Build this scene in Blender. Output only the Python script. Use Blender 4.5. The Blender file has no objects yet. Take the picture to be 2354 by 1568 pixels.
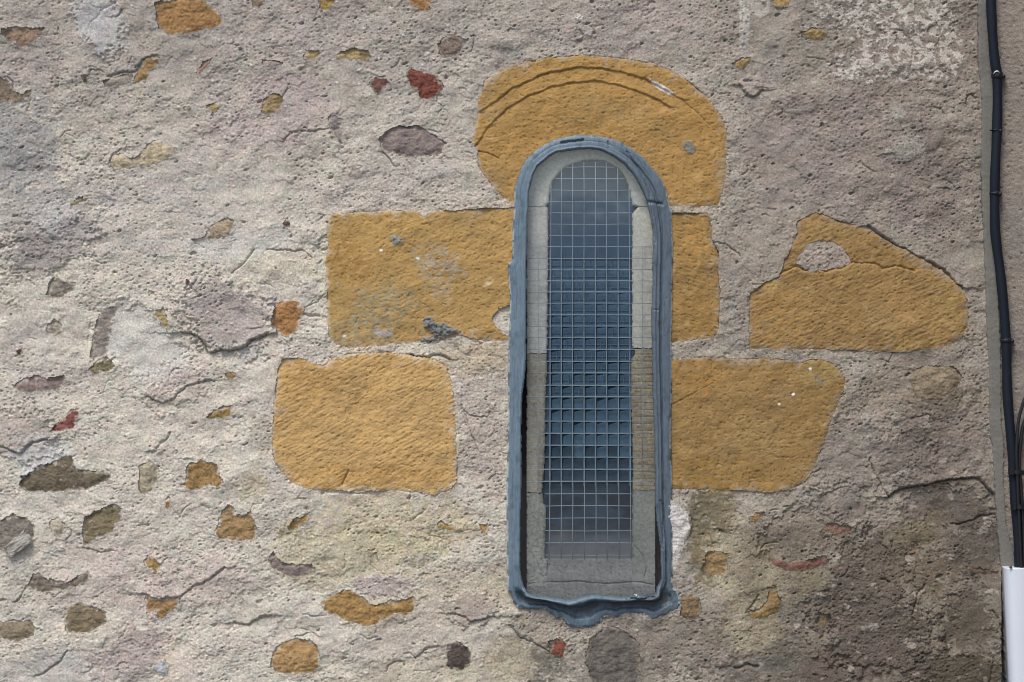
import bpy, bmesh, math, random
import numpy as np
R = math.radians

# ------------------------------------------------------------------ camera, sky, sun, exposure
CAM_D = 6.0                      # metres from the wall
PX = 0.0012                      # metres per traced unit on the wall plane (2353 x 1568 units in view)
CX, CZ = 1176.5, 784.0
scn = bpy.context.scene
cam = bpy.data.objects.new('camera', bpy.data.cameras.new('camera'))
scn.collection.objects.link(cam); scn.camera = cam
cam.location = (0, -CAM_D, 0); cam.rotation_euler = (R(90), 0, 0)
cam.data.sensor_width = 36; cam.data.lens = 36 * CAM_D / (2353 * PX)
cam.data.clip_end = 500
W = bpy.data.worlds.new("World"); scn.world = W; W.use_nodes = True
SUN_EL, SUN_AZ = 56, 205          # degrees; the sun stands behind the camera, high and to the left
nt = W.node_tree; bg = nt.nodes['Background']; bg.inputs['Strength'].default_value = 0.12
sky = nt.nodes.new('ShaderNodeTexSky'); sky.sky_type = 'NISHITA'; sky.sun_disc = False
sky.sun_elevation = R(SUN_EL); sky.sun_rotation = R(SUN_AZ); sky.air_density = 1.0; sky.dust_density = 3.0; sky.ozone_density = 1.0
nt.links.new(sky.outputs[0], bg.inputs[0])
sun = bpy.data.objects.new('sun', bpy.data.lights.new('sun', 'SUN')); scn.collection.objects.link(sun)
sun.data.energy = 1.5; sun.data.angle = R(22); sun.data.color = (1, .95, .88)
from mathutils import Vector
sd_ = Vector((math.sin(R(SUN_AZ)) * math.cos(R(SUN_EL)), math.cos(R(SUN_AZ)) * math.cos(R(SUN_EL)), math.sin(R(SUN_EL))))
sun.rotation_euler = sd_.to_track_quat('Z', 'Y').to_euler(); sun.location = sd_ * 8
scn.view_settings.view_transform = 'Standard'; scn.view_settings.look = 'None'
scn.view_settings.gamma = 1; scn.view_settings.exposure = 0.60
scn.cycles.max_bounces = 6; scn.cycles.filter_width = 1.0

# ------------------------------------------------------------------ helpers
def s2l(c):
    c = np.asarray(c, float) / 255.0
    return np.where(c < .04045, c / 12.92, ((c + .055) / 1.055) ** 2.4)

_rng = np.random.RandomState(7)
_perm = _rng.permutation(4096).astype(np.int64)
_ang = _rng.rand(4096) * 2 * np.pi
_gx, _gy = np.cos(_ang).astype(np.float32), np.sin(_ang).astype(np.float32)
def _h(i, j, s): return _perm[(_perm[(i + s * 131) & 4095] + j * 7 + s * 17) & 4095]
def perlin(x, y, s=0):
    i = np.floor(x).astype(np.int64); j = np.floor(y).astype(np.int64)
    fx = (x - i).astype(np.float32); fy = (y - j).astype(np.float32)
    u = fx * fx * fx * (fx * (fx * 6 - 15) + 10); v = fy * fy * fy * (fy * (fy * 6 - 15) + 10)
    def g(a, b):
        k = _h(i + a, j + b, s); return _gx[k] * (fx - a) + _gy[k] * (fy - b)
    n0 = g(0, 0) * (1 - u) + g(1, 0) * u; n1 = g(0, 1) * (1 - u) + g(1, 1) * u
    return (n0 * (1 - v) + n1 * v) * 1.5
def fbm(x, y, wl, octv=3, s=0, gain=.5):
    a, t, tot = 1.0, 0, 0.0
    for k in range(octv):
        t = t + a * perlin(x / wl + 31.7 * k, y / wl + 11.3 * k, s + k); tot += a; a *= gain; wl = wl / 2.03
    return t / tot
def aniso(x, y, ang, la, lb, s=0, octv=2):
    c, n = math.cos(R(ang)), math.sin(R(ang))      # ang: rise to the right, y grows downward
    u = x * c - y * n; v = x * n + y * c
    return fbm(u / la * 10, v / lb * 10, 10, octv, s)
def worley(x, y, cell, s, prob):
    """distance to the nearest chosen feature point (in units) and that point's random number"""
    gx, gy = x / cell, y / cell
    i0, j0 = np.floor(gx).astype(np.int64), np.floor(gy).astype(np.int64)
    best = np.full(x.shape, 1e3, np.float32); rv = np.zeros(x.shape, np.float32)
    for a in (-1, 0, 1):
        for b in (-1, 0, 1):
            k = _h(i0 + a, j0 + b, s); k2 = _perm[(k + 77) & 4095]; k3 = _perm[(k2 + 191) & 4095]
            px = i0 + a + .15 + .7 * k / 4096.; py = j0 + b + .15 + .7 * k2 / 4096.
            d = np.hypot(gx - px, (gy - py) * 1.25).astype(np.float32) * cell
            d = np.where(k3 / 4096. < prob, d, 1e3)
            m = d < best; best = np.where(m, d, best); rv = np.where(m, _perm[(k3 + 5) & 4095] / 4096., rv)
    return best, rv.astype(np.float32)
def sstep(a, b, x):
    t = np.clip((x - a) / (b - a), 0, 1); return t * t * (3 - 2 * t)
def seg_dist(px, py, pts, closed):
    P = list(pts) + ([pts[0]] if closed else [])
    best = np.full(px.shape, 1e9, np.float32); side = np.zeros(px.shape, np.float32)
    for (x0, y0), (x1, y1) in zip(P[:-1], P[1:]):
        dx, dy = x1 - x0, y1 - y0; L = dx * dx + dy * dy + 1e-9
        t = np.clip(((px - x0) * dx + (py - y0) * dy) / L, 0, 1)
        ex, ey = px - x0 - t * dx, py - y0 - t * dy
        d = np.hypot(ex, ey); m = d < best
        sg = 1.0 if dx >= 0 else -1.0
        side = np.where(m, -ey, side); best = np.where(m, d, best)
    return best, side                                # side > 0: above the line
def inside(px, py, pts):
    r = np.zeros(px.shape, bool); n = len(pts)
    for k in range(n):
        x0, y0 = pts[k]; x1, y1 = pts[(k + 1) % n]
        if y0 == y1: continue
        c = ((y0 > py) != (y1 > py)) & (px < (x1 - x0) * (py - y0) / (y1 - y0) + x0)
        r ^= c
    return r
def sdf(px, py, pts):
    d, _ = seg_dist(px, py, pts, True)
    return np.where(inside(px, py, pts), -d, d)

def wx(px): return (np.asarray(px, float) - CX) * PX
def wz(py): return (CZ - np.asarray(py, float)) * PX

def link(name, me, mat, parent=None):
    o = bpy.data.objects.new(name, me); scn.collection.objects.link(o)
    if mat: me.materials.append(mat)
    if parent: o.parent = parent
    return o
def np_mesh(name, V, F, mat, parent=None, col=None, smooth=None):
    me = bpy.data.meshes.new(name)
    nv, nf = len(V), len(F)
    me.vertices.add(nv); me.vertices.foreach_set('co', np.ascontiguousarray(V, np.float32).ravel())
    me.loops.add(nf * 4); me.loops.foreach_set('vertex_index', np.ascontiguousarray(F, np.int32).ravel())
    me.polygons.add(nf); me.polygons.foreach_set('loop_start', np.arange(0, nf * 4, 4, dtype=np.int32))
    sm = np.ones(nf, bool) if smooth is None else smooth
    me.polygons.foreach_set('use_smooth', sm)
    me.update(calc_edges=True)
    if col is not None:
        a = me.color_attributes.new('tint', 'FLOAT_COLOR', 'POINT')
        c4 = np.ones((nv, 4), np.float32); c4[:, :3] = col; a.data.foreach_set('color', c4.ravel())
    return link(name, me, mat, parent)
def grid_patch(name, XX, ZZ, HH, mask, col, mat, parent, skirt):
    """faces of a (ny,nx) grid where mask (ny-1,nx-1); HH is metres towards the viewer; edges are closed by a skirt running back"""
    ny, nx = XX.shape
    idx = np.arange(ny * nx).reshape(ny, nx)
    q = np.stack([idx[:-1, :-1], idx[1:, :-1], idx[1:, 1:], idx[:-1, 1:]], -1)[mask]
    if len(q) == 0: return None
    used = np.unique(q); remap = np.full(ny * nx, -1, np.int64); remap[used] = np.arange(len(used))
    V = np.stack([XX.ravel()[used], -HH.ravel()[used], ZZ.ravel()[used]], -1)
    C = col.reshape(-1, 3)[used]; F = remap[q]
    E = np.concatenate([F[:, [0, 1]], F[:, [1, 2]], F[:, [2, 3]], F[:, [3, 0]]])
    key = np.sort(E, 1); key = key[:, 0] * len(used) + key[:, 1]
    _, inv, cnt = np.unique(key, return_inverse=True, return_counts=True)
    B = E[cnt[inv] == 1]; n = len(B); b0 = len(V)
    a, b = V[B[:, 0]], V[B[:, 1]]; ab, bb = a.copy(), b.copy(); ab[:, 1] = skirt; bb[:, 1] = skirt
    V = np.concatenate([V, a, ab, bb, b]); C = np.concatenate([C, C[B[:, 0]], C[B[:, 0]], C[B[:, 1]], C[B[:, 1]]])
    k = np.arange(n); SF = np.stack([b0 + k + 3 * n, b0 + k + 2 * n, b0 + k + n, b0 + k], -1)
    sm = np.ones(len(F) + n, bool); sm[len(F):] = False
    return np_mesh(name, V, np.concatenate([F, SF]), mat, parent, C, sm)

def bm_obj(name, bm, mat, parent=None, smooth=False):
    me = bpy.data.meshes.new(name); bmesh.ops.recalc_face_normals(bm, faces=bm.faces); bm.to_mesh(me); bm.free()
    for p in me.polygons: p.use_smooth = smooth
    return link(name, me, mat, parent)
def prism(bm, pts, y0, y1):
    """closed outline in traced units, between depth y0 and y1 (metres)"""
    vs = [bm.verts.new((float(wx(x)), y0, float(wz(y)))) for x, y in pts]
    f = bm.faces.new(vs); r = bmesh.ops.extrude_face_region(bm, geom=[f])
    for v in r['geom']:
        if isinstance(v, bmesh.types.BMVert): v.co.y = y1
def box(bm, x0, x1, y0, y1, z0, z1):
    r = bmesh.ops.create_cube(bm, size=1)
    for v in r['verts']:
        v.co = ((x0 + x1) / 2 + v.co.x * (x1 - x0), (y0 + y1) / 2 + v.co.y * (y1 - y0), (z0 + z1) / 2 + v.co.z * (z1 - z0))
    return r['verts']
def catmull(pts, n=8):
    P = [pts[0]] + list(pts) + [pts[-1]]; out = []
    for k in range(1, len(P) - 2):
        p0, p1, p2, p3 = [np.array(p, float) for p in P[k - 1:k + 3]]
        for i in range(n):
            t = i / n
            out.append(.5 * ((2 * p1) + (-p0 + p2) * t + (2 * p0 - 5 * p1 + 4 * p2 - p3) * t * t + (-p0 + 3 * p1 - 3 * p2 + p3) * t ** 3))
    out.append(np.array(P[-2], float)); return out
def tube(bm, path, rad, seg=14):
    """path of 3-D points, rad a number or one per point"""
    path = [Vector(p) for p in path]; rings = []
    for k, p in enumerate(path):
        t = (path[min(k + 1, len(path) - 1)] - path[max(k - 1, 0)]).normalized()
        a = t.cross(Vector((0, 1, 0)));
        if a.length < 1e-4: a = Vector((1, 0, 0))
        a.normalize(); b = t.cross(a).normalized(); r = rad[k] if hasattr(rad, '__len__') else rad
        rings.append([bm.verts.new(p + (a * math.cos(2 * math.pi * i / seg) + b * math.sin(2 * math.pi * i / seg)) * r) for i in range(seg)])
    for r0, r1 in zip(rings[:-1], rings[1:]):
        for i in range(seg): bm.faces.new((r0[i], r0[(i + 1) % seg], r1[(i + 1) % seg], r1[i]))
    bm.faces.new(rings[0]); bm.faces.new(rings[-1][::-1])
def empty(name, loc=(0, 0, 0)):
    o = bpy.data.objects.new(name, None); scn.collection.objects.link(o); o.location = loc; o.empty_display_size = .1; return o
def tag(o, **k):
    for a, b in k.items(): o[a] = b
    return o

# ------------------------------------------------------------------ materials
def mat_base(name, rough=.9, spec=.3):
    m = bpy.data.materials.new(name); m.use_nodes = True
    b = m.node_tree.nodes['Principled BSDF']; b.inputs['Roughness'].default_value = rough; b.inputs['Specular IOR Level'].default_value = spec
    return m, m.node_tree, b
def grain_mat(name, s1, amt, bump, dist, s2=None, rough=.92, spec=.2, col=None, stretch=(1, 1, 1)):
    """own colour (attribute or constant) broken up by mineral grain, with fine surface relief"""
    m, t, b = mat_base(name, rough, spec); N = t.nodes; L = t.links
    tc = N.new('ShaderNodeTexCoord'); mp = N.new('ShaderNodeMapping'); mp.inputs['Scale'].default_value = stretch
    L.new(tc.outputs['Object'], mp.inputs[0])
    n1 = N.new('ShaderNodeTexNoise'); n1.inputs['Scale'].default_value = s1; n1.inputs['Detail'].default_value = 4; n1.inputs['Roughness'].default_value = .65
    n2 = N.new('ShaderNodeTexNoise'); n2.inputs['Scale'].default_value = s2 or s1 * .3; n2.inputs['Detail'].default_value = 3
    L.new(mp.outputs[0], n1.inputs['Vector']); L.new(mp.outputs[0], n2.inputs['Vector'])
    mr = N.new('ShaderNodeMapRange'); mr.inputs['From Min'].default_value = .3; mr.inputs['From Max'].default_value = .7
    mr.inputs['To Min'].default_value = 1 - amt; mr.inputs['To Max'].default_value = 1 + amt
    L.new(n1.outputs['Fac'], mr.inputs['Value'])
    if col is None:
        src = N.new('ShaderNodeAttribute'); src.attribute_name = 'tint'; out = src.outputs['Color']
    else:
        src = N.new('ShaderNodeRGB'); src.outputs[0].default_value = (*col, 1); out = src.outputs[0]
    vm = N.new('ShaderNodeVectorMath'); vm.operation = 'SCALE'; L.new(out, vm.inputs[0]); L.new(mr.outputs[0], vm.inputs['Scale'])
    L.new(vm.outputs[0], b.inputs['Base Color'])
    ad = N.new('ShaderNodeMath'); ad.operation = 'ADD'; L.new(n1.outputs['Fac'], ad.inputs[0]); L.new(n2.outputs['Fac'], ad.inputs[1])
    bp = N.new('ShaderNodeBump'); bp.inputs['Strength'].default_value = bump; bp.inputs['Distance'].default_value = dist
    L.new(ad.outputs[0], bp.inputs['Height']); L.new(bp.outputs[0], b.inputs['Normal'])
    return m
M = {}
M['mortar'] = grain_mat('lime_mortar', 420, .27, .6, .0022, 150)
M['ochre'] = grain_mat('ochre_sandstone', 450, .15, .5, .0014, 150)
M['rubble'] = grain_mat('rubble_stone', 420, .26, .7, .002, 150)
M['lead'] = grain_mat('lead_sheet', 260, .15, .6, .0016, 50, rough=.5, spec=.45, stretch=(1, 1, .25))
M['render'] = grain_mat('pink_render', 420, .28, .9, .0028, 130)
M['cement'] = grain_mat('grey_cement', 300, .10, .5, .001, 80, col=s2l((108, 107, 102)))
M['jamb'] = grain_mat('dressed_jamb', 380, .20, .5, .0012, 100)

def glass_mat():
    m = bpy.data.materials.new('clear_sheet'); m.use_nodes = True; t = m.node_tree; N = t.nodes; N.clear()
    o = N.new('ShaderNodeOutputMaterial'); mx = N.new('ShaderNodeMixShader'); tr = N.new('ShaderNodeBsdfTransparent'); gl = N.new('ShaderNodeBsdfGlossy')
    fr = N.new('ShaderNodeLayerWeight'); pw = N.new('ShaderNodeMath'); pw.operation = 'POWER'; pw.inputs[1].default_value = 5; ma = N.new('ShaderNodeMath'); ma.operation = 'MULTIPLY_ADD'; ma.inputs[1].default_value = .95; ma.inputs[2].default_value = .05; t.links.new(fr.outputs['Facing'], pw.inputs[0]); t.links.new(pw.outputs[0], ma.inputs[0]); fr = ma
    tr.inputs[0].default_value = (.93, .96, .97, 1); gl.inputs['Roughness'].default_value = .06
    n = N.new('ShaderNodeTexNoise'); n.inputs['Scale'].default_value = 9; bp = N.new('ShaderNodeBump'); bp.inputs['Strength'].default_value = .15; bp.inputs['Distance'].default_value = .004
    tc = N.new('ShaderNodeTexCoord'); t.links.new(tc.outputs['Object'], n.inputs['Vector'])
    t.links.new(n.outputs['Fac'], bp.inputs['Height']); t.links.new(bp.outputs[0], gl.inputs['Normal'])
    t.links.new(fr.outputs[0], mx.inputs[0]); t.links.new(tr.outputs[0], mx.inputs[1]); t.links.new(gl.outputs[0], mx.inputs[2]); t.links.new(mx.outputs[0], o.inputs[0])
    return m
M['glass'] = glass_mat()
def plain(name, rgb, rough=.6, spec=.4, amt=.08, s=60, bump=.15, metal=0):
    m = grain_mat(name, s, amt, bump, .0008, s * .4, rough=rough, spec=spec, col=s2l(rgb))
    m.node_tree.nodes['Principled BSDF'].inputs['Metallic'].default_value = metal
    return m
M['wire'] = plain('galvanised_wire', (146,156,166), .45, .5)
M['dark'] = plain('dark_recess', (34, 24, 24), .9, .1)
M['bluepane'] = plain('blue_grey_panel', (98,124,148), .2, .5, .10, 25)
M['tealpane'] = plain('teal_grey_panel', (92,116,135), .2, .5, .12, 25)
M['darkpane'] = plain('dark_leaded_glass', (48,58,68), .12, .6, .25, 12)
M['cable'] = plain('black_cable_sheath', (22,29,40), .6, .2)
M['clip'] = plain('black_clip', (22, 24, 28), .5, .4)
M['thin'] = plain('thin_black_sheath', (20, 23, 28), .45, .5)
M['pvc'] = plain('white_plastic', (206,214,226), .4, .4, .02, 8, .05)
M['screw'] = plain('rusty_screw', (90, 74, 58), .6, .4)
M['paving'] = grain_mat('paving', 12, .15, .5, .004, 3, col=(.16, .155, .15))

# ------------------------------------------------------------------ traced outlines (wall-plane units, y down)
F_OUT = [(1181.6,435),(1183,429),(1189.8,409),(1199.6,383),(1212.8,363),(1229,348),(1252,332),(1278,320),(1305,314.5),(1331,311),(1360,312),(1393,317),(1426,327),(1452,343),(1475,360),(1495,383),(1518,409),(1530,435),(1538,471),(1543,491),(1546,573),(1546,603),(1544,655),(1544,721),(1542,783),(1544,876),(1542,960),(1541,1017),(1544,1101),(1544,1197),(1545.6,1267),(1544.4,1321),(1546.8,1351),(1555,1356),(1562,1377),(1562,1391),(1552,1405),(1538,1406),(1527,1412),(1510,1419),(1501,1423),(1492,1419),(1480,1412),(1461,1410),(1433,1410),(1426,1416),(1410,1418),(1393,1415),(1384,1419),(1381,1429),(1370,1436),(1358,1440),(1335,1441),(1311,1440),(1304,1433),(1297,1422),(1288,1417),(1278,1419),(1269,1410),(1252,1400.6),(1236,1399),(1206,1398.7),(1189,1396),(1180,1382),(1173,1363),(1166,1356),(1165,1337),(1167,1323),(1165,1302),(1165,1197),(1164,1157),(1167,988),(1168,932),(1167,876),(1168,806),(1171,735),(1172,681),(1167,622),(1167,609),(1177,596),(1178,524),(1181.6,478)]
F_IN = [(1209,735),(1209.5,622),(1211,524),(1214,471),(1216,439),(1224,406),(1236,383),(1249,371),(1262,360),(1278,351.6),(1305,346.6),(1331,344),(1357,342.7),(1383,346.6),(1410,360),(1433,376),(1456,402),(1475,435),(1488,468),(1495,504),(1500,530),(1501,573),(1498.4,655),(1497,735),(1498.8,848),(1502,932),(1505,1017),(1505.8,1150),(1508,1185),(1513,1220),(1517.5,1255),(1519,1314),(1518.7,1332),(1513,1342),(1509,1348),(1506,1363),(1487,1369),(1464,1368),(1428,1372.5),(1381.5,1368),(1365,1365.5),(1346,1368),(1323,1376),(1306,1381),(1288,1377),(1253,1372.5),(1229,1370),(1213,1363),(1206,1351),(1199,1332),(1195,1302),(1196,1197),(1198,1103),(1198,988),(1200,910),(1205,876),(1207.6,842)]
ASH = [  # name, outline, colour, height, label
 ('arch_stone', [(1180,470),(1150,450),(1125,420),(1108,400),(1097,375),(1098,345),(1085,330),(1092,290),(1100,255),(1098,235),(1112,205),(1115,185),(1150,165),(1200,145),(1250,133),(1290,131),(1330,127),(1380,130),(1440,135),(1500,145),(1545,165),(1570,178),(1600,200),(1635,235),(1655,265),(1668,300),(1670,350),(1668,400),(1658,450),(1650,470),(1620,476),(1560,474),(1500,474),(1400,400),(1250,400)], (160,128,78), .004, 'round-headed ochre stone carved with two shallow arcs'),
 ('ashlar_block', [(752,515),(765,492),(800,488),(830,487),(880,486),(950,484),(965,492),(975,500),(990,490),(1005,488),(1015,482),(1040,485),(1080,480),(1130,478),(1200,478),(1200,780),(1150,783),(1120,784),(1090,778),(1060,770),(1030,776),(980,785),(930,790),(860,797),(800,800),(770,790),(755,770),(752,720),(750,640),(748,600),(755,560),(750,540)], (166,136,86), .003, 'ochre block blotched with grey lichen'),
 ('ashlar_block', [(650,825),(680,823),(700,826),(720,835),(745,840),(765,825),(800,812),(850,810),(920,812),(960,820),(1000,825),(1025,845),(1035,870),(1045,930),(1048,1000),(1050,1060),(1048,1105),(1035,1125),(1000,1138),(985,1137),(960,1130),(900,1128),(800,1128),(740,1127),(710,1125),(670,1110),(645,1080),(630,1060),(625,1020),(630,930),(638,850)], (182,150,100), .005, 'pale ochre block with slanting tool marks'),
 ('ashlar_block', [(1500,490),(1590,489),(1625,490),(1632,510),(1636,550),(1652,580),(1650,620),(1654,680),(1652,730),(1650,760),(1640,778),(1610,778),(1570,785),(1500,788)], (148,120,75), .003, 'narrow upright ochre block'),
 ('ashlar_block', [(1500,830),(1570,824),(1620,823),(1700,825),(1770,822),(1820,828),(1835,840),(1860,826),(1885,824),(1910,835),(1930,850),(1942,875),(1940,895),(1925,930),(1910,970),(1895,1010),(1880,1050),(1870,1080),(1850,1105),(1820,1125),(1770,1132),(1700,1127),(1620,1126),(1500,1123)], (142,116,75), .004, 'ochre block with rounded right end'),
 ('ashlar_block', [(1720,690),(1722,672),(1735,665),(1755,650),(1790,635),(1796,625),(1800,605),(1820,560),(1830,535),(1830,510),(1850,500),(1875,488),(1900,495),(1920,505),(1960,515),(2000,530),(2030,550),(2070,570),(2120,595),(2150,615),(2180,635),(2205,660),(2222,690),(2226,730),(2222,755),(2205,780),(2170,797),(2120,805),(2060,810),(1980,806),(1900,804),(1800,803),(1722,800),(1720,750)], (146,119,78), .004, 'peaked ochre block with a mortar patch near its top'),
]
HOLES = [[(1830,605),(1833,590),(1845,575),(1860,558),(1885,553),(1910,555),(1935,568),(1950,585),(1955,605),(1935,615),(1900,618),(1870,628),(1850,620)],
         [(1130,730),(1145,708),(1175,700),(1178,780),(1150,762),(1135,745)]]
O, B, RD, G, OL, MV, PB = (176,138,74), (150,118,78), (138,74,60), (136,128,118), (140,124,92), (138,122,116), (200,184,152)
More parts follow.
